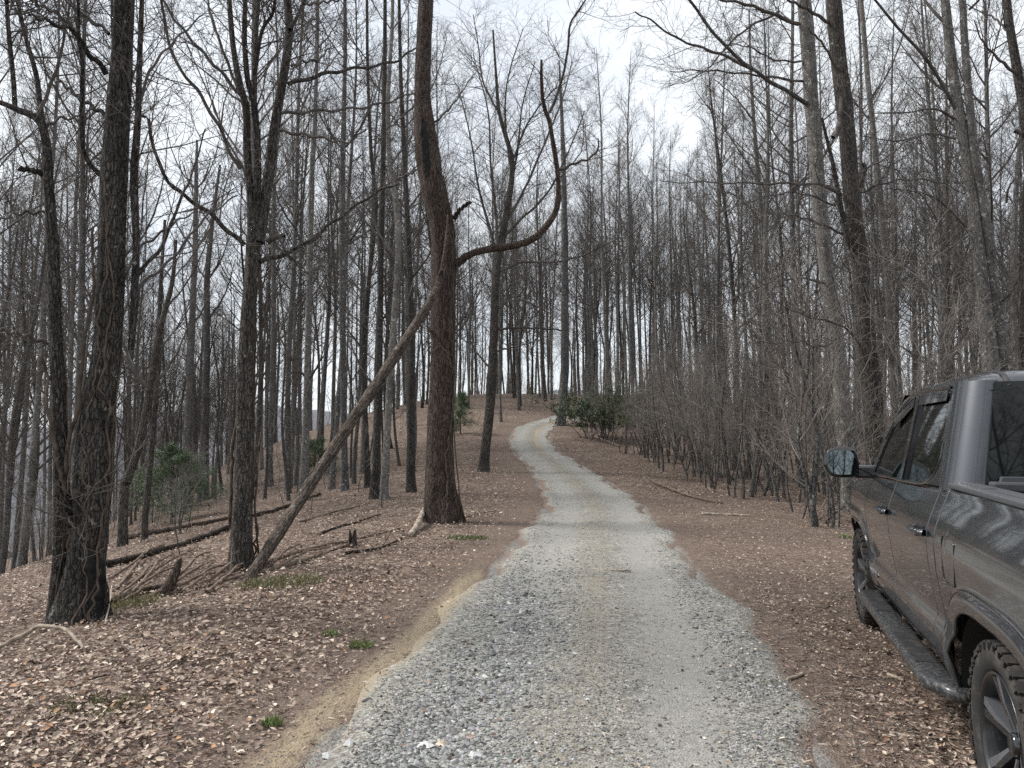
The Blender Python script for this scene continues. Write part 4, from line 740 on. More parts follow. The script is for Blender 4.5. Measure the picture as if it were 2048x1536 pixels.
stick('fallen_branch', 'bent pale twig standing up at the charred hollow', 'branch', [(210, 1250), (218, 1232), (222, 1212)], .008, .006, M_pale, lift=(0, .1, .2), n=10)
# white bare pole leaning among the slope trunks
P0 = hit(620, 964); P1 = at_depth(540, 905, P0[1]-.6)[0]; mb = MB(); S = spline([P0, (P0+P1)/2+np.array([0, 0, .08]), P1], 14); e = empty('bleached_pole', tuple(P0)); tag(e, 'thin bleached pole slanting in front of the lichen-mottled trunk', 'branch'); capped(mb, S-P0, np.linspace(.025, .015, 14), 6); mb.build('shaft', M_pale, e)
# rotten stumps
def stump(px, py, h, r, label, seed, lean=(0, 0)):
    rg = np.random.default_rng(seed); g = hit(px, py); e = empty('rotten_stump', tuple(g)); tag(e, label, 'stump'); n_ = 18; a = np.arange(n_)/n_*2*math.pi; mb = MB(); V = []
    top = h*np.clip(.25+.75*np.abs(np.sin(a*1.1+rg.uniform(0, 3)))**2+rg.normal(0, .12, n_), .12, 1.1)
    for k, f_ in enumerate(np.linspace(0, 1, 6)):
        for j_ in range(n_):
            rr_ = r*(1+.6*math.exp(-f_*4))*(1-.25*f_)*(1+.1*math.sin(j_*2.4)); z_ = -.12+(top[j_]+.12)*f_; V.append([math.cos(a[j_])*rr_+lean[0]*z_, math.sin(a[j_])*rr_+lean[1]*z_, z_])
    for j_ in range(n_): V.append([math.cos(a[j_])*r*.5+lean[0]*top[j_]*.5, math.sin(a[j_])*r*.5, top[j_]*.45])
    i = np.arange(6)[:, None]*n_; j = np.arange(n_)[None]; mb.add(V, np.stack([i+j, i+(j+1) % n_, i+n_+(j+1) % n_, i+n_+j], -1).reshape(-1, 4)); mb.build('stump_wood', M_dead, e, False)
stump(328, 1190, .42, .085, 'jagged rotten brown stump in the slash heap', 5, (.55, -.1)); stump(705, 1095, .26, .07, 'small splintered stump on the slope below the hollow tree', 6)

# ------------------------------------------------------------------ grass tufts
def tuft(px, py, r, n_, label, seed, hue=(.19, .235, .095), h=.055):
    rg = np.random.default_rng(seed); g = hit(px, py); e = link('grass_tuft', None); 
    a = rg.uniform(0, 6.28, n_); q_ = r*np.sqrt(rg.random(n_)); c = np.c_[np.cos(a)*q_, np.sin(a)*q_*.7, np.zeros(n_)]; c[:, 2] = H(c[:, 0]+g[0], c[:, 1]+g[1])-g[2]
    d = np.c_[rg.normal(0, .55, (n_, 2)), np.ones(n_)]; col = np.array(hue)[None]*rg.uniform(.6, 1.4, (n_, 1)); V, q, cc = leaf_quads(c, d, rdir(n_, rg), rg.uniform(.5, 1.3, n_)*h, np.full(n_, .007), col)
    bpy.data.objects.remove(e); nm_ = 'grass' if r > .2 else 'grass_tuft'; o = link(nm_, mk(nm_, V, q, False, M_green, cc)); o.location = g; tag(o, label, 'grass', None, 'stuff' if r > .2 else None)
tuft(722, 1295, .09, 260, 'bright green tuft beside the tan dirt edge of the lane', 1); tuft(545, 1452, .05, 150, 'small green tuft next to the tan dirt where the bank ends', 2); tuft(662, 1272, .07, 160, 'sparse green tuft in the leaf litter above the bright one', 3, h=.05)
tuft(935, 1078, .35, 700, 'patch of thin grass at the foot of the hollow tree', 4, (.11, .15, .05)); tuft(1540, 1380, .08, 60, 'few grass blades on the mulch beside the lane', 5, (.14, .16, .06))
tuft(1690, 1075, .12, 260, 'green tuft in the leaves ahead of the truck wheel', 6); tuft(560, 1170, .5, 900, 'dry greenish grass around the foot of the leaning limb', 7, (.17, .17, .08), .09); tuft(230, 1215, .45, 700, 'dry grass around the vine-wrapped trunk', 18, (.2, .19, .09), .10); tuft(200, 1420, .3, 300, 'dull green moss and grass patch in the bank litter', 9, (.13, .14, .05), .05)

# ------------------------------------------------------------------ leaf litter
PAL = np.array([(.53, .435, .345), (.43, .335, .265), (.32, .24, .195), (.22, .16, .132), (.125, .088, .074), (.06, .044, .039), (.38, .22, .13), (.66, .575, .475), (.27, .195, .17)]); PW = np.array([.13, .17, .18, .16, .12, .06, .04, .05, .09])
def litter():
    rg = np.random.default_rng(91); n = 420000
    r = np.exp(rg.uniform(math.log(2.4), math.log(42), n)); a = rg.uniform(-.80, .80, n); x = r*np.sin(a); y = r*np.cos(a)
    u, s = road_uv(x, y); au = np.abs(u); pr = np.where(u < 0, sm(1.35, 2.5, au), sm(1.2, 1.9, au)*.72+.28*sm(3.2, 6.0, au)*(.3+.7*sm(7, 11, y))); pr = np.where(y > 20, sm(1.15, 1.8, au), pr)
    pr = pr*(.55+.45*(wob(x, y, 1.1, 21)+.4).clip(0, 1)); pr = np.where(au < 1.25, .006, pr); keep = rg.random(n) < pr; x, y, u, r = x[keep], y[keep], u[keep], r[keep]
    if len(x) > 128000: x, y, u, r = x[:128000], y[:128000], u[:128000], r[:128000]
    n = len(x); z = H(x, y)+rg.uniform(.002, .030, n)*(np.abs(u) > 1.7)+.012
    onr = np.abs(u) < 1.6; z[onr] = road_z(x[onr], y[onr], u[onr], road_uv(x[onr], y[onr])[1])+.008
    small = np.where((u > 0) & (u < 5) & (y < 20), .72, 1.0)*(1+.35*sm(10, 30, r)); L = rg.uniform(.018, .052, n)*small; big_ = rg.random(n) < .06; L[big_] *= 1.5; fr_ = rg.random(n) < .35; L[fr_] *= .6; W_ = L*rg.uniform(.25, .8, n)
    nn = nrm(np.c_[rg.normal(0, .6, (n, 2)), np.ones(n)]); az_ = rg.uniform(0, 6.28, n); d = np.c_[np.cos(az_), np.sin(az_), rg.normal(0, .25, n)]
    col = PAL[rg.choice(9, n, p=PW)]*rg.uniform(.75, 1.2, (n, 1)); V, q, cc = leaf_quads(np.c_[x, y, z]-nrm(d)*L[:, None]*.5, d, nn, L, W_, col)
    # curl
    k = np.argsort(r*1.0/np.maximum(L, .01)); near = k[:300]; rest = k[300:]
    Vr = V.reshape(-1, 6, 3); Cr = cc.reshape(-1, 6, 3); b = np.arange(len(rest))[:, None]*6
    qq = np.concatenate([b+np.array([[0, 1, 2, 3]]), b+np.array([[0, 3, 4, 5]])])
    o = link('leaf_litter', mk('leaf_litter', Vr[rest].reshape(-1, 3), qq, False, M_leaf, Cr[rest].reshape(-1, 3))); tag(o, 'carpet of dry brown and tan fallen leaves on the verges', 'leaf litter', None, 'stuff')
    # the largest leaves, lobed, each its own object
    lob = np.array([(0, 0), (.12, .10), (.28, .30), (.38, .16), (.55, .44), (.66, .2), (.82, .22), (1, 0), (.82, -.22), (.66, -.2), (.55, -.44), (.38, -.16), (.28, -.30), (.12, -.10)])
    for c_i, w_ in enumerate(near):
        Vw = Vr[w_]; C0 = Vw[0]; D = Vw[3]-Vw[0]; Ln = np.linalg.norm(D); D /= Ln; S_ = nrm((Vw[1]-Vw[5])); Nn = np.cross(S_, D)
        wd = np.linalg.norm(Vw[1]-Vw[5]); pts = np.array([C0+D*Ln*p[0]+S_*wd*p[1]*1.25+Nn*Ln*(.35*abs(p[1])+.12*math.sin(p[0]*5+c_i)) for p in lob]); cen = pts.mean(0)
        mid = [C0+D*Ln*f_+Nn*Ln*.12*math.sin(f_*5+c_i) for f_ in (.28, .55, .82)]; Vn = np.concatenate([pts, mid])-cen
        T_ = [(0, 1, 14), (1, 2, 14), (2, 3, 14), (3, 15, 14), (3, 4, 15), (4, 5, 15), (5, 16, 15), (5, 6, 16), (6, 7, 16), (7, 8, 16), (8, 9, 16), (9, 15, 16), (9, 10, 15), (10, 11, 15), (11, 14, 15), (11, 12, 14), (12, 13, 14), (13, 0, 14)]
        o = link('leaf', mk('leaf', Vn, np.array(T_), True, M_leaf, np.tile(Cr[w_][0], (17, 1)))); o.location = cen; o.parent = ground
litter()
def straw():
    rg = np.random.default_rng(92); n = 150000; r = np.exp(rg.uniform(math.log(2.4), math.log(22), n)); a = rg.uniform(-.80, .80, n); x = r*np.sin(a); y = r*np.cos(a)
    u, s = road_uv(x, y); au = np.abs(u); pr = np.where(au < .9, .03+.05*(au < .35), .05+.5*sm(.9, 1.9, au)); pr = np.where((u > 1.4) & (u < 5), pr*1.7, pr); k = rg.random(n) < pr*.6; x, y, u, s = x[k][:34000], y[k][:34000], u[k][:34000], s[k][:34000]; n = len(x)
    z = np.maximum(H(x, y), np.where(np.abs(u) < 2.1, road_z(x, y, u, s), -99))+rg.uniform(.003, .02, n); L = rg.uniform(.015, .07, n); az_ = rg.uniform(0, 6.28, n); d = np.c_[np.cos(az_), np.sin(az_), rg.normal(0, .2, n)]
    col = np.array([(.42, .34, .27), (.30, .22, .17), (.16, .11, .09), (.50, .44, .37), (.09, .06, .05)])[rg.choice(5, n, p=[.3, .25, .2, .1, .15])]*rg.uniform(.75, 1.15, (n, 1)); V, q, cc = leaf_quads(np.c_[x, y, z], d, nrm(np.c_[rg.normal(0, .5, (n, 2)), np.ones(n)]), L, rg.uniform(.004, .012, n), col)
    o = link('straw_litter', mk('straw_litter', V, q, False, M_leaf, cc)); tag(o, 'scatter of straw, bark flakes and needle bits over verges and lane edges', 'debris', None, 'stuff')
straw()

# ------------------------------------------------------------------ loose stones on the road
def stones():
    rg = np.random.default_rng(95); n = 330000
    r = np.exp(rg.uniform(math.log(2.6), math.log(26), n)); a = rg.uniform(-.45, .60, n); x = r*np.sin(a); y = r*np.cos(a); u, s = road_uv(x, y); hw = half_w(s); k = np.abs(u)/hw
    coarse = np.exp(-((u+.62)/.42)**2)*(1-sm(8, 12, y))+.45*np.exp(-((u-1.05)/.35)**2)*(1-sm(9, 14, y))+.25*np.exp(-((u+.75)/.3)**2)
    tn = tan_mask(u, s, y); trk = np.exp(-((np.abs(u)-.63)/.2)**2)*np.where((u < 0) & (y < 8), .25, .8)
    pr = (.20+.8*coarse)*(1-.75*sm(.80, 1.1, k))*(1-sm(1.1, 1.75, k))*(1-.85*tn)*(1-trk)*(.35+.65*(wob(x, y, .35, 33)*1.2+.5).clip(0, 1)); keep = rg.random(n) < pr; x, y, u, s, r, coarse = (v[keep] for v in (x, y, u, s, r, coarse))
    n = min(len(x), 38000); x, y, u, s, r, coarse = (v[:n] for v in (x, y, u, s, r, coarse))
    sz = (.0050+.0045*rg.random(n)+.013*rg.random(n)**3*(.25+coarse))*(.8+.03*r)
    big = rg.random(n) < .0022; sz[big] *= rg.uniform(1.7, 2.6, big.sum())
    B_ = np.array([(1, 0, 0), (.3, .95, 0), (-.8, .6, 0), (-.8, -.6, 0), (.3, -.95, 0), (.1, .05, .85), (.0, 0, -.6)]); T_ = np.array([(0, 1, 5), (1, 2, 5), (2, 3, 5), (3, 4, 5), (4, 0, 5), (1, 0, 6), (2, 1, 6), (3, 2, 6), (4, 3, 6), (0, 4, 6)])
    V = B_[None]*(1+rg.normal(0, .2, (n, 7, 1)))*np.stack([rg.uniform(.8, 1.4, n), rg.uniform(.6, 1.0, n), rg.uniform(.45, .8, n)], 1)[:, None]
    az_ = rg.uniform(0, 6.28, n); c, d = np.cos(az_)[:, None], np.sin(az_)[:, None]; V = np.stack([V[..., 0]*c-V[..., 1]*d, V[..., 0]*d+V[..., 1]*c, V[..., 2]], -1)*sz[:, None, None]
    z = np.maximum(road_z(x, y, u, s), H(x, y)-.10*(1-sm(1.0, 1.5, np.abs(u))))+sz*.22; g_ = rg.normal(.235, .095, n).clip(.06, .6); g_ = np.where(rg.random(n) < .06, g_*1.7, g_).clip(.05, .66); col = g_[:, None]*np.array([[1, .995, .97]])*(1+rg.normal(0, .025, (n, 3)))
    V = V+np.c_[x, y, z][:, None]; kk = np.argsort(r/sz); near, rest = kk[:300], kk[300:]
    q = (np.arange(len(rest))[:, None, None]*7+T_[None]).reshape(-1, 3)
    o = link('gravel', mk('gravel', V[rest].reshape(-1, 3), q, False, M_stone, np.repeat(col[rest], 7, axis=0))); tag(o, 'loose grey crushed stone scattered over the lane', 'gravel', None, 'stuff')
    for k_, (px_, py_, s_z, g0) in enumerate([(852, 1500, .040, .62), (832, 1212, .055, .33), (738, 1408, .034, .12), (968, 1358, .028, .6), (700, 1492, .036, .45), (950, 1518, .034, .5), (655, 1512, .038, .42), (900, 1366, .026, .16), (1210, 1472, .026, .14), (1018, 1330, .024, .55), (790, 1342, .03, .4), (1150, 1318, .022, .5)]):
        h_ = hit(px_, py_); W_ = B_*(1+rg.normal(0, .14, (7, 1)))*np.array([1.3, .85, .6])*s_z; c_, d_ = math.cos(k_*1.9), math.sin(k_*1.9); W_ = np.stack([W_[:, 0]*c_-W_[:, 1]*d_, W_[:, 0]*d_+W_[:, 1]*c_, W_[:, 2]], -1)
        u0, s0 = road_uv(h_[0], h_[1]); o = link('stone', mk('stone', W_, T_, False, M_stone, np.tile(np.array([1, .995, .97])*g0, (7, 1)))); o.location = (h_[0], h_[1], float(road_z(h_[0], h_[1], u0, s0)[0])+s_z*.2); o.parent = road
    for i in near[:288]:
        cen = V[i].mean(0); o = link('stone', mk('stone', V[i]-cen, T_, False, M_stone, np.tile(col[i], (7, 1)))); o.location = cen; o.parent = road
stones()

# ------------------------------------------------------------------ parked pickup truck (local axes: x forward from the front axle, y to the left, z up)
def simple(name, c, rough, metal=0, coat=0, spec=.5, dirt=0, dirtc=(.22, .19, .16), ds=14):
    m, t, b = mat(name, rough, spec); b.inputs['Metallic'].default_value = metal; b.inputs['Coat Weight'].default_value = coat; b.inputs['Coat Roughness'].default_value = .03
    if dirt:
        v = coords(t, (1, 1, 1)); n1 = noise(t, v, ds, 6, .72); f = ramp(t, n1, [(.48, 0.), (.72, dirt)]).outputs[0]
        t.links.new(mixc(t, f, c, dirtc), b.inputs['Base Color']); t.links.new(ramp(t, f, [(0, rough), (1, .85)]).outputs[0], b.inputs['Roughness'])
    else: b.inputs['Base Color'].default_value = (*c, 1)
    return m
def paint_material():
    m, t, b = mat('grey_paint', .32, .5); b.inputs['Metallic'].default_value = .7; b.inputs['Coat Weight'].default_value = 1; b.inputs['Coat Roughness'].default_value = .035
    v = coords(t, (1, 1, 1)); fl = noise(t, v, 3, 2); c = ramp(t, fl, [(.3, (.066, .070, .078)), (.7, (.075, .079, .088))]).outputs[0]
    d = ramp(t, noise(t, v, 5, 6, .7), [(.45, 0.), (.75, .28)]).outputs[0]; sx = t.nodes.new('ShaderNodeSeparateXYZ'); t.links.new(v, sx.inputs[0])
    lo = ramp(t, sx.outputs[2], [(.42, 1.), (.95, 0.1)]).outputs[0]; f = mixc(t, 1.0, d, lo, 'MULTIPLY')
    t.links.new(mixc(t, f, c, (.18, .17, .16)), b.inputs['Base Color']); t.links.new(ramp(t, f, [(0, .32), (.3, .6)]).outputs[0], b.inputs['Roughness']); t.links.new(ramp(t, f, [(0, 1.), (.3, .35)]).outputs[0], b.inputs['Coat Weight']); return m
M_paint = paint_material()
M_black = simple('black_plastic', (.018, .018, .019), .55, dirt=.25); M_gloss = simple('gloss_black', (.006, .006, .007), .08, coat=1); M_cap = simple('rail_cap_plastic', (.060, .063, .070), .55, dirt=.12)
M_glass = simple('tinted_glass', (.006, .0075, .0075), .02, spec=.4); M_dark = simple('underbody', (.012, .012, .012), .8); M_chrome = simple('bright_metal', (.75, .76, .78), .15, 1)
M_mirror = simple('mirror_glass', (.21, .25, .26), .01, 1); M_rub = simple('tyre_rubber', (.03, .029, .028), .8, spec=.3, dirt=.55, dirtc=(.15, .13, .11), ds=9); M_rim = simple('dark_wheel', (.035, .036, .038), .35, .6, .5); M_rimf = simple('machined_wheel', (.26, .275, .30), .42, .8)
M_step = simple('step_bar', (.03, .033, .037), .4, .3, .4, dirt=.7, dirtc=(.27, .25, .225), ds=48); M_red = simple('tail_lamp', (.25, .01, .01), .1, coat=1); M_lamp = simple('head_lamp', (.6, .62, .65), .08, .3, 1)
XF, XR = .07, -3.63
TYAW, TPITCH = .2928, math.radians(.9)
tfx = np.array([math.sin(TYAW)*math.cos(TPITCH), math.cos(TYAW)*math.cos(TPITCH), math.sin(TPITCH)]); tlf = np.array([-math.cos(TYAW), math.sin(TYAW), 0]); tup = np.cross(tfx, tlf)
TO = np.array([4.018, 6.397, .034-.03])
truck = empty('pickup_truck'); truck.matrix_world = Matrix([[tfx[k], tlf[k], tup[k], TO[k]] for k in range(3)]+[[0, 0, 0, 1]])
tag(truck, 'dark grey crew-cab pickup truck parked on the verge beside the gravel lane', 'truck')
PZ = np.array([.36, .42, .50, .58, .635, .655, .675, .72, .80, .95, 1.08, 1.16, 1.22, 1.30, 1.36, 1.40, 1.46]); PY = np.array([.90, .950, .985, .998, .998, .985, .972, .974, .990, 1.012, 1.020, 1.012, .992, .962, .938, .925, .90])
_pz = np.linspace(.3, 1.5, 241); _py = np.convolve(np.pad(np.interp(_pz, PZ, PY), 3, 'edge'), np.ones(7)/7, 'valid')
def arch_m(x, z):
    o = 99.
    for xc, hw, hh in ((XF, .56, .50), (XR, .66, .47)):
        dz = np.maximum(z-.40, 0); m_ = ((np.abs(x-xc)/hw)**3.0+(dz/hh)**3.0)**(1/3.0); o = np.minimum(o, m_)
    return o
def arch_z(x):
    o = .405
    for xc, hw, hh in ((XF, .56, .50), (XR, .66, .47)):
        k = np.abs(x-xc)/hw
        if k < 1: o = max(o, .40+hh*(1-k**3.0)**(1/3.0))
    return o
def yside(x, z):
    y = np.interp(z, _pz, _py); m_ = arch_m(x, z); y = y+np.where(x > -1.5, .018, .035)*(1-sm(1.11, 1.25, m_))*sm(.9, 1.02, m_)*np.where(z > .38, 1, 0)
    fr = np.clip((x-.25)/.75, 0, 1); y = y-.20*fr**2.2; rr_ = np.clip((-4.1-x)/.6, 0, 1); return y-.03*rr_**2
def panel(name, x0, x1, ztop, zbot=None, nx_=26, nz_=30, sgn=1, mat_=None, edge0=None, edge1=None, parent=truck):
    """side skin between x0 (rear) and x1 (front) with an inward return at its edges"""
    mb = MB(); V = []; w_ = abs(x1-x0); e_ = .004/w_; xs = np.concatenate([[0, e_, 2.5*e_], np.linspace(0, 1, nx_-4)[1:-1], [1-2.5*e_, 1-e_, 1]]); zs = np.concatenate([[0, .004], np.linspace(0, 1, nz_-1)[1:]]); nx_ = len(xs); nz_ = len(zs)
    for jx, fx_ in enumerate(xs):
        for kz, fz in enumerate(zs):
            x = x0+(x1-x0)*fx_; zb = arch_z(x) if zbot is None else max(zbot, arch_z(x)); zt = ztop(x) if callable(ztop) else ztop; z = zb+(zt-zb)*fz
            if edge0: x += edge0(z)*(1-fx_)
            if edge1: x += edge1(z)*fx_
            ins = .012 if jx in (0, nx_-1) or kz in (0,) else 0
            V.append([x, sgn*(yside(x, z)-ins), z])
    i = np.arange(nx_-1)[:, None]*nz_; j = np.arange(nz_-1)[None]; q = np.stack([i+j, i+j+1, i+nz_+j+1, i+nz_+j], -1).reshape(-1, 4)
    if sgn < 0: q = q[:, ::-1]
    mb.add(V, q); o = mb.build(name, mat_ or M_paint, parent); sl_ = o.modifiers.new('thickness', 'SOLIDIFY'); sl_.thickness = .02; sl_.offset = -1
    return o
belt = lambda x: float(np.interp(x, [-2.7, -2.2, -.5, .95], [1.385, 1.37, 1.315, 1.16]))
def box(name, c, s, mat_, parent=truck, bev=.012, rot=(0, 0, 0), seg=2):
    mb = MB(); sx, sy, sz = (v/2 for v in s); V = [(x, y, z) for x in (-sx, sx) for y in (-sy, sy) for z in (-sz, sz)]
    mb.add(V, [(0, 1, 3, 2), (4, 6, 7, 5), (0, 4, 5, 1), (2, 3, 7, 6), (0, 2, 6, 4), (1, 5, 7, 3)]); o = mb.build(name, mat_, parent, False); o.location = c; o.rotation_euler = rot
    if bev: b_ = o.modifiers.new('bevel', 'BEVEL'); b_.width = bev; b_.segments = seg
    return o
def slab(name, pts, th, mat_, parent=truck, bev=.004):
    """planar polygon pts (3-D) thickened along its normal"""
    P = np.array(pts, float); tri = geometry.tessellate_polygon([[Vector(p) for p in P]]); nn = nrm(np.cross(P[1]-P[0], P[2]-P[0])); n_ = len(P)
    V = np.concatenate([P, P-nn*th]); t = [tuple(a) for a in tri]+[tuple(n_+k for k in a[::-1]) for a in tri]; q = [(k, k+n_, (k+1) % n_+n_, (k+1) % n_) for k in range(n_)]
    mb = MB(); mb.add(V, q, t); o = mb.build(name, mat_, parent, False)
    if bev: b_ = o.modifiers.new('bevel', 'BEVEL'); b_.width = bev; b_.segments = 2; b_.limit_method = 'ANGLE'
    return o
Yg = lambda z: .948-.235*(z-1.34)           # greenhouse side plane
def roof_z(x, y):
    base = np.interp(x, [-2.675, -2.63, -2.55, -2.3, -1.8, -1.4, -1.1, -.9], [1.905, 1.945, 1.972, 1.990, 1.997, 1.985, 1.945, 1.895]); k = np.abs(y)/.80
    return base-.02*k**2-(base-1.885+.005)*np.clip((k-.72)/.30, 0, 1)**2.0*.95
def roof_half(x): return np.interp(x, [-2.675, -2.55, -2.45, -1.4, -.9], [.70, .785, .805, .81, .77])
for sg in (1, -1):
    panel('front_fender', -.445, .93, lambda x: belt(x)-.02, None, 96, 44, sg)
    fd = panel('door', -1.450, -.453, belt, .43, 20, 30, sg); rd = panel('door', -2.573, -1.460, belt, .43, 20, 30, sg)
    panel('cab_corner', -2.735, -2.581, 1.37, .41, 8, 30, sg); panel('rocker_panel', -2.735, -.50, .428, .375, 20, 5, sg)
    panel('bed_side', -4.78, -2.752, 1.392, None, 110, 44, sg)
    # dark flare outline round the arches
    for xc, hw, hh in ((XF, .56, .50), (XR, .66, .47)):
        tt = np.linspace(.02, .98, 40)*math.pi; X_ = xc+np.sign(np.cos(tt))*np.abs(np.cos(tt))**(2/3)*hw*1.205; Z_ = .40+np.abs(np.sin(tt))**(2/3)*hh*1.205
        if xc == XF: X_ = xc+(X_-xc)/1.205*1.01; Z_ = .40+(Z_-.40)/1.205*1.01; kk = X_ < .60; X_, Z_ = X_[kk], Z_[kk]
        P_ = np.array([[x, sg*(yside(x, z)+.001), z] for x, z in zip(X_, Z_)]); mb = MB(); mb.add(*tubes(P_, np.full(len(P_), .009), 6)); mb.build('arch_trim', M_gloss, truck)
        # dark wheel house
        V = []; n_ = 24
        for a_ in np.linspace(0, math.pi, n_):
            for y_ in (.55, .965):
                V.append([xc+np.sign(math.cos(a_))*abs(math.cos(a_))**(2/3)*hw*1.02, sg*y_, .36+abs(math.sin(a_))**(2/3)*hh*1.10])
        k = np.arange(n_-1)*2; mb = MB(); mb.add(V, np.stack([k, k+1, k+3, k+2], 1)); W0 = [[xc+np.sign(math.cos(a_))*abs(math.cos(a_))**(2/3)*hw*1.02, sg*.56, .36+abs(math.sin(a_))**(2/3)*hh*1.1] for a_ in np.linspace(0, math.pi, n_)]
        mb.add([[xc, sg*.56, .36]]+W0, None, [[0, i+1, i+2] for i in range(n_-1)]); mb.build('wheel_house', M_dark, truck)
    # side glass and frame
    zt = 1.868
    def gp(x, z, off=0.0): return (x, sg*(Yg(z)+off), z)
    fg = [(-.56, 1.345), (-.74, 1.52), (-1.04, 1.73), (-1.30, 1.83), (-1.52, zt), (-1.635, zt), (-1.60, 1.36)]; rg_ = [(-1.69, 1.362), (-1.725, zt), (-2.435, zt+.008), (-2.505, 1.50), (-2.37, 1.415), (-2.16, 1.378)]
    slab('side_window', [gp(x, z, -.006) for x, z in (fg if sg > 0 else fg[::-1])], .006, M_glass, fd, 0); slab('side_window', [gp(x, z, -.006) for x, z in (rg_ if sg > 0 else rg_[::-1])], .006, M_glass, rd, 0)
    outer = [(-.40, 1.315), (-.60, 1.50), (-.80, 1.65), (-.98, 1.77), (-1.20, 1.862), (-1.5, 1.905), (-2.0, 1.918), (-2.40, 1.914), (-2.50, 1.906), (-2.58, 1.60), (-2.645, 1.385), (-2.2, 1.37), (-1.5, 1.35), (-.8, 1.33)]
    vs_ = [[Vector((x, z, 0)) for x, z in outer], [Vector((x, z, 0)) for x, z in fg[::-1]], [Vector((x, z, 0)) for x, z in rg_[::-1]]]
    tri = geometry.tessellate_polygon(vs_); allp = [v for l in vs_ for v in l]; mb = MB(); mb.add([gp(v[0], v[1]) for v in allp], None, [t_ if sg < 0 else t_[::-1] for t_ in tri]); o = mb.build('window_frame', M_paint, truck, False); sl_ = o.modifiers.new('thickness', 'SOLIDIFY'); sl_.thickness = .022; sl_.offset = 0
    slab('pillar_trim', [gp(x, z, .013) for x, z in ([(-1.605, 1.36), (-1.645, zt), (-1.715, zt), (-1.685, 1.36)][::sg])], .01, M_gloss, truck, 0)
    # belt moulding, rain visors
    for nm, pl, rr_, mm in (('belt_moulding', [(-.55, 1.335), (-1.2, 1.348), (-1.63, 1.354), (-2.15, 1.370), (-2.38, 1.406), (-2.512, 1.492), (-2.51, 1.60)], .008, M_gloss), ('rain_visor', [(-.80, 1.60), (-1.04, 1.755), (-1.30, 1.852), (-1.52, 1.888), (-2.0, 1.894), (-2.45, 1.888)], .009, M_gloss)):
        S_ = spline([gp(x, z, .012) for x, z in pl], 30); mb = MB(); mb.add(*tubes(S_, np.full(30, rr_), 7)); mb.build(nm, mm, truck)
    for (a_, b_) in (((-1.02, 1.735), (-1.60, zt)), ((-1.735, zt), (-2.43, zt+.008))):
        slab('visor_lip', [gp(x, z, .020) for x, z in ([a_, b_, (b_[0], b_[1]-.055), (a_[0]-(.06 if a_[1] < 1.8 else 0), a_[1]-.055)][::sg])], .004, M_gloss, truck, 0)
    # rounded rear cab corner and roof rail
    V = []; zs = np.linspace(1.37, 1.915, 14); n_ = 12
    for z in zs:
        xb = np.interp(z, [1.37, 1.915], [-2.80, -2.655]); ys = Yg(z)+.0115; xs_ = xb+.185
        for a_ in np.linspace(0, math.pi/2, n_): V.append([xs_-.185*math.sin(a_)**1.0, sg*(ys-.165+.165*math.cos(a_)), z])
    i = np.arange(13)[:, None]*n_; j = np.arange(n_-1)[None]; q = np.stack([i+j, i+j+1, i+n_+j+1, i+n_+j], -1).reshape(-1, 4); mb = MB(); mb.add(V, q if sg < 0 else q[:, ::-1]); mb.build('rear_pillar', M_paint, truck)
    # handles
    for xh, d_ in ((-1.34, fd), (-2.44, rd)):
        y_ = yside(xh, 1.12); S_ = np.array([[xh+.12-.24*f_, sg*(y_+.012+.038*math.sin(math.pi*f_)**.5), 1.125-.004*f_] for f_ in np.linspace(0, 1, 14)]); mb = MB(); a8 = np.arange(10)/10*2*math.pi
        S_[:, 1] -= sg*.004; Vh, qh = tubes(S_, np.full(14, .023), 10); Vh[:, 2] = 1.125+(Vh[:, 2]-1.125)*.85; mb.add(Vh, qh); o = mb.build('handle', M_paint, d_); box('lock_cap', (xh-.085, sg*(y_+.042), 1.123), (.055, .028, .040), M_paint, d_, .010, seg=3); box('handle_cup', (xh+.01, sg*(y_-.002), 1.125), (.15, .02, .07), M_black, d_, .009)
    # mirror
    mr = box('mirror_arm', (-.52, sg*1.02, 1.350), (.10, .18, .105), M_gloss, truck, .02); V = []
    prof = [(0, .0), (.03, .085), (.09, .118), (.15, .112), (.185, .07), (.20, 0)]
    outl = [(1.075, 1.315), (1.20, 1.305), (1.285, 1.32), (1.325, 1.375), (1.33, 1.445), (1.30, 1.515), (1.235, 1.545), (1.135, 1.545), (1.085, 1.50), (1.07, 1.42)]; oc = np.array(outl).mean(0)
    ringd = [(-.58, 1.0), (-.575, 1.02), (-.54, 1.03), (-.48, .97), (-.44, .80), (-.42, .45)]
    O2 = spline([(*p, 0) for p in outl+[outl[0]]], 41)[:-1, :2]; m_ = len(O2)
    for xr_, k_ in ringd:
        for p in O2: V.append([xr_, sg*(oc[0]+(p[0]-oc[0])*k_), oc[1]+(p[1]-oc[1])*k_])
    V.append([-.415, sg*oc[0], oc[1]]); V.append([-.574, sg*oc[0], oc[1]]); i = np.arange(5)[:, None]*m_; j = np.arange(m_)[None]; q = np.stack([i+j, i+(j+1) % m_, i+m_+(j+1) % m_, i+m_+j], -1).reshape(-1, 4); j = np.arange(m_); c0 = 6*m_
    t = np.concatenate([np.stack([5*m_+j, 5*m_+(j+1) % m_, np.full(m_, c0)], 1), np.stack([(j+1) % m_, j, np.full(m_, c0+1)], 1)]); mb = MB(); mb.add(V, q if sg < 0 else q[:, ::-1], t if sg < 0 else t[:, ::-1]); mh = mb.build('mirror_housing', M_gloss, truck)
    gv = [[-.590+(p[1]-oc[1])*.10, sg*(oc[0]+(p[0]-oc[0])*.82), oc[1]+(p[1]-oc[1])*.82] for p in O2]; slab('mirror_glass', gv[::-1] if sg > 0 else gv, .004, M_mirror, mh, 0)
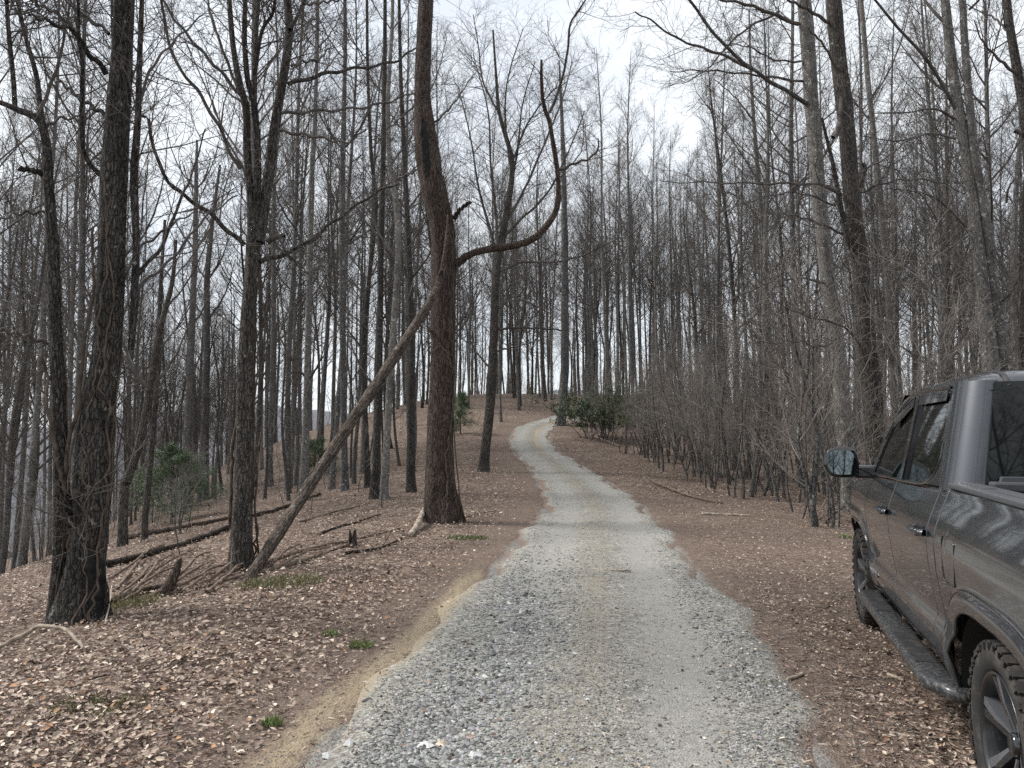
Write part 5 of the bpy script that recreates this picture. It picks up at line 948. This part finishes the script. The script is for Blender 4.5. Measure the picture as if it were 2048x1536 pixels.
    # step bar
    S_ = np.array([[x, sg*(1.035+(0 if -2.9 < x < -.68 else -.04)), .405] for x in np.linspace(-3.0, -.6, 30)]); S_[:2, 1] -= sg*np.array([.05, .02]); n_ = 16; a_ = np.arange(n_)/n_*2*math.pi; V = []
    for x, y, z in S_:
        for q_ in a_: V.append([x, y+.082*np.sign(math.cos(q_))*abs(math.cos(q_))**.5, z-.022+.034*np.sign(math.sin(q_))*abs(math.sin(q_))**.5])
    V += [list(S_[0]-np.array([.01, 0, .03])), list(S_[-1]+np.array([.01, 0, -.03]))]
    i = np.arange(29)[:, None]*n_; j = np.arange(n_)[None]; q = np.stack([i+j, i+(j+1) % n_, i+n_+(j+1) % n_, i+n_+j], -1).reshape(-1, 4); j = np.arange(n_); cA = 30*n_
    mb = MB(); mb.add(V, q, np.concatenate([np.stack([(j+1) % n_, j, np.full(n_, cA)], 1), np.stack([29*n_+j, 29*n_+(j+1) % n_, np.full(n_, cA+1)], 1)])); sb = mb.build('step_bar', M_step, truck)
    for xc in (-1.05, -2.25): box('step_pad', (xc, sg*1.037, .417), (.62, .115, .010), M_black, sb, .005)
    for xc in (-.85, -1.8, -2.75): box('step_bracket', (xc, sg*.93, .37), (.06, .16, .04), M_dark, sb, .005)
    # rail cap on the bed side
    S_ = [(-4.77, .905), (-2.755, .905)]; rc = box('rail_cap', (-3.765, sg*.872, 1.402), (2.02, .15, .030), M_cap, truck, .010, seg=3)
    for xc in np.linspace(-4.5, -3.0, 4): box('rail_panel', (xc, sg*.868, 1.4185), (.40, .052, .004), M_cap, rc, .0015); rc.children[-1].location = (xc+3.765, -.004*sg, .0165)
    box('bed_wall', (-3.765, sg*.80, 1.13), (2.0, .03, .52), M_black, truck, .004); box('tail_lamp', (-4.775, sg*.90, 1.12), (.05, .12, .42), M_red, truck, .015)
    box('head_lamp', (.80, sg*.74, 1.00), (.26, .26, .16), M_lamp, truck, .03)
    # wheels
    for xc in (XF, XR):
        wh = empty('wheel'); wh.parent = truck; wh.location = (xc, sg*.865, .405); R0 = .415; n_ = 64; a_ = np.arange(n_)/n_*2*math.pi
        pr = [(.275, .100), (.29, .128), (.33, .140), (.375, .136), (.398, .118), (.403, .09), (.403, 0), (.403, -.09), (.398, -.118), (.375, -.136), (.33, -.14), (.29, -.128), (.275, -.1)]
        V = np.array([[r_*math.sin(q_), sg*y_, r_*math.cos(q_)] for r_, y_ in pr for q_ in a_]); i = np.arange(len(pr)-1)[:, None]*n_; j = np.arange(n_)[None]; mb = MB(); mb.add(V, np.stack([i+j, i+(j+1) % n_, i+n_+(j+1) % n_, i+n_+j], -1).reshape(-1, 4)); ty = mb.build('tyre', M_rub, wh)
        mb = MB(); nb = 36
        for k in range(nb):                                              # chunky tread blocks
            for (yc, hw_, ph, ln) in ((.098, .030, 0, .052), (-.098, .030, .5, .052), (.034, .026, .5, .046), (-.034, .026, 0, .046)):
                q0 = (k+ph)/nb*2*math.pi; dq = ln/R0*.5; sk = .02*(1 if yc > 0 else -1)
                Vb = []
                for rr_ in (.396, R0-(.006 if abs(yc) > .08 else 0)):
                    for qq, yy in ((-dq, -hw_), (dq, -hw_), (dq, hw_), (-dq, hw_)): Vb.append([rr_*math.sin(q0+qq+sk*yy*8), yc+yy, rr_*math.cos(q0+qq+sk*yy*8)])
                if abs(yc) > .08: s2 = 1 if yc > 0 else -1; Vb = [[v[0]*(.992 if v[1]*s2 > .12 else 1), v[1]+(.008*s2 if v[1]*s2 > .12 else 0), v[2]*(.992 if v[1]*s2 > .12 else 1)] for v in Vb]
                mb.add(Vb, [(0, 1, 5, 4), (1, 2, 6, 5), (2, 3, 7, 6), (3, 0, 4, 7), (4, 5, 6, 7)])
            q0 = k/nb*2*math.pi; dq = .03                                 # side biters
            Vb = [[rr_*math.sin(q0+qq), sg*(.137+yy), rr_*math.cos(q0+qq)] for yy in (0, .008) for rr_, qq in ((.372, -dq), (.372, dq), (.396, dq), (.396, -dq))]; mb.add(Vb, [(0, 1, 5, 4), (1, 2, 6, 5), (2, 3, 7, 6), (3, 0, 4, 7), (4, 5, 6, 7)])
        tb_ = mb.build('tread', M_rub, ty, False); tb_['kind'] = 'stuff'
        pr = [(.276, .118), (.282, .128), (.270, .128), (.262, .110), (.255, .04), (.25, -.06), (.12, -.07), (.10, .02), (.0, .02)]
        V = np.array([[r_*math.sin(q_), sg*y_, r_*math.cos(q_)] for r_, y_ in pr for q_ in a_]); i = np.arange(len(pr)-1)[:, None]*n_; mb = MB(); mb.add(V, np.stack([i+j, i+(j+1) % n_, i+n_+(j+1) % n_, i+n_+j], -1).reshape(-1, 4)); rm = mb.build('rim', M_rim, wh)
        for k in range(6):
            q0 = (k+.25)/6*2*math.pi
            for dd in (-.105, .105):
                Vb = []
                for r_, w_, y0, y1 in ((.055, .020, .02, .072), (.16, .017, .02, .10), (.262, .020, .03, .116)):
                    for yy in (y0, y1):
                        for s2 in (-1, 1):
                            c_ = q0+dd*(r_/.262); tx, tz = math.cos(c_), -math.sin(c_); Vb.append([r_*math.sin(c_)+tx*w_*s2, sg*yy, r_*math.cos(c_)+tz*w_*s2])
                mb = MB(); qs = []
                for l_ in (0, 4): qs += [(l_, l_+1, l_+5, l_+4), (l_+2, l_+6, l_+7, l_+3), (l_, l_+4, l_+6, l_+2), (l_+1, l_+3, l_+7, l_+5)]
                mb.add(Vb, qs+[(0, 2, 3, 1), (8, 9, 11, 10)]); mb.build('spoke', M_rimf if dd < 0 else M_rim, wh, False)
        mb = MB(); capped(mb, np.array([[0, sg*.02, 0], [0, sg*.085, 0], [0, sg*.092, 0]]), np.array([.05, .046, .035]), 20); mb.build('centre_cap', M_gloss, wh)
        for k in range(6): q_ = k/6*2*math.pi; mb = MB(); capped(mb, np.array([[.075*math.sin(q_), sg*.02, .075*math.cos(q_)], [.075*math.sin(q_), sg*.062, .075*math.cos(q_)]]), np.array([.011, .011]), 6); mb.build('wheel_nut', M_rim, wh)
# badge on the near front door
fdL = [o for o in truck.children if o.name.startswith('door')][0]
yb = yside(-.66, .575)+.004; bd = slab('badge', [(-.50, yb, .598), (-.50, yb, .552), (-.84, yb+.001, .552), (-.86, yb+.001, .575), (-.84, yb+.001, .598)], .006, M_gloss, fdL, .002)
cu = bpy.data.curves.new('lettering', 'FONT'); cu.body = 'TUNDRA'; cu.size = .05; cu.extrude = .002; cu.space_character = 1.15; tmp_ = bpy.data.objects.new('lettering', cu); COL.objects.link(tmp_); bpy.context.view_layer.update(); tme = bpy.data.meshes.new_from_object(tmp_.evaluated_get(bpy.context.evaluated_depsgraph_get())); bpy.data.objects.remove(tmp_); to = link('lettering', tme, bd)
to.matrix_local = Matrix(((-1, 0, 0, -.53), (0, 0, 1, yb+.0075), (0, 1, 0, .558), (0, 0, 0, 1))); tme.materials.clear(); tme.materials.append(M_chrome); to['kind'] = 'stuff'
# fuel door on the near bed side
FP = [(-2.90, 1.13), (-2.93, 1.16), (-3.10, 1.15), (-3.13, 1.12), (-3.11, .96), (-3.08, .93), (-2.93, .93), (-2.90, .96)]
bsL = [o for o in truck.children if o.name.startswith('bed_side')][0]; S_ = spline([(x, yside(x, z)+.0015, z) for x, z in FP+[FP[0]]], 50); mb = MB(); mb.add(*tubes(S_, np.full(50, .0035), 5)); mb.build('fuel_door_seam', M_gloss, bsL)
# roof, glass, hood, tail
xs = np.concatenate([[-2.675, -2.665, -2.65], np.linspace(-2.63, -.90, 27)]); fs = np.linspace(-1, 1, 41); V = [[x, f_*roof_half(x), float(roof_z(x, f_*.80))] for x in xs for f_ in fs]; i = np.arange(29)[:, None]*41; j = np.arange(40)[None]; mb = MB(); mb.add(V, np.stack([i+j, i+41+j, i+42+j, i+j+1], -1).reshape(-1, 4)); mb.build('roof', M_paint, truck)
for sg in (1, -1):
    P_ = np.array([[x, sg*.615, float(roof_z(x, .615))-.002] for x in np.linspace(-2.672, -1.0, 24)]); P_ = np.concatenate([[[-2.684, sg*.612, 1.885]], P_]); mb = MB(); V, q = tubes(P_, np.full(25, .016), 6); V[:, 2] = np.repeat(P_[:, 2], 6)+(V[:, 2]-np.repeat(P_[:, 2], 6))*.25; mb.add(V, q); mb.build('roof_channel', M_black, truck)
BX = lambda z: float(np.interp(z, [1.37, 1.915], [-2.80, -2.655]))-.004
bw = slab('rear_window', [(BX(z)-.012, y, z) for y, z in ((.60, 1.865), (-.60, 1.865), (-.655, 1.82), (-.69, 1.62), (-.685, 1.47), (-.66, 1.455), (.66, 1.455), (.685, 1.47), (.69, 1.62), (.655, 1.82))], .01, M_glass, truck, 0)
bp = [(BX(z), y, z) for y, z in ((.685, 1.90), (-.685, 1.90), (-.785, 1.38), (.785, 1.38))]; slab('cab_back', bp, .02, M_glass, truck, 0)
slab('window_sill', [(-2.826, .72, 1.455), (-2.826, -.72, 1.455), (-2.83, -.74, 1.40), (-2.83, .74, 1.40)], .03, M_cap, truck, .006)
box('bed_floor', (-3.77, 0, .88), (2.0, 1.58, .04), M_black); box('bed_front', (-2.86, 0, 1.13), (.04, 1.56, .52), M_black); box('bed_front_rail', (-2.865, 0, 1.405), (.09, 1.55, .05), M_cap, bev=.012); box('tailgate', (-4.77, 0, 1.13), (.07, 1.60, .54), M_paint, bev=.02)
box('rear_bumper', (-4.88, 0, .66), (.16, 1.86, .20), M_chrome, bev=.04); box('underbody', (-1.9, 0, .50), (5.2, 1.08, .26), M_dark); box('cabin_light_block', (-1.75, 0, .92), (1.9, 1.78, .72), M_dark)  # black boxes added under and inside the body to block light and darken gaps
xs = np.linspace(-.42, .90, 20); fs = np.linspace(-1, 1, 25); V = [[x, f_*(yside(x, belt(x)-.04)-.02), belt(x)+.005+.10*(1-abs(f_)**4)-.02-.10*np.clip((x-.6)/.3, 0, 1)**2] for x in xs for f_ in fs]; i = np.arange(19)[:, None]*25; j = np.arange(24)[None]; mb = MB(); mb.add(V, np.stack([i+j, i+25+j, i+26+j, i+j+1], -1).reshape(-1, 4)); mb.build('hood', M_paint, truck)
V = []; 
for f_ in np.linspace(0, 1, 8):
    for s_f in np.linspace(-1, 1, 15): x = -.38-.58*f_; z = 1.33+(1.90-1.33)*f_; V.append([x-.10*abs(s_f)**2.5, s_f*(Yg(z)-.01), z])
i = np.arange(7)[:, None]*15; j = np.arange(14)[None]; mb = MB(); mb.add(V, np.stack([i+j, i+15+j, i+16+j, i+j+1], -1).reshape(-1, 4)); mb.build('windshield', M_glass, truck)
box('grille', (.90, 0, .93), (.08, 1.20, .42), M_black, bev=.03); box('front_bumper', (.93, 0, .58), (.24, 1.62, .30), M_paint, bev=.08, seg=4)

# greenhouse height
for o_ in list(truck.children)+[c for d in truck.children for c in d.children]:
    if o_.name.split('.')[0] in ('side_window', 'window_frame', 'pillar_trim', 'rain_visor', 'visor_lip', 'rear_pillar', 'roof', 'roof_channel', 'rear_window', 'cab_back', 'windshield', 'belt_moulding'):
        co = np.empty(len(o_.data.vertices)*3, np.float32); o_.data.vertices.foreach_get('co', co); co = co.reshape(-1, 3); k_ = co[:, 2] > 1.37; co[k_, 2] = 1.37+(co[k_, 2]-1.37)*1.09; o_.data.vertices.foreach_set('co', co.ravel()); o_.data.update()
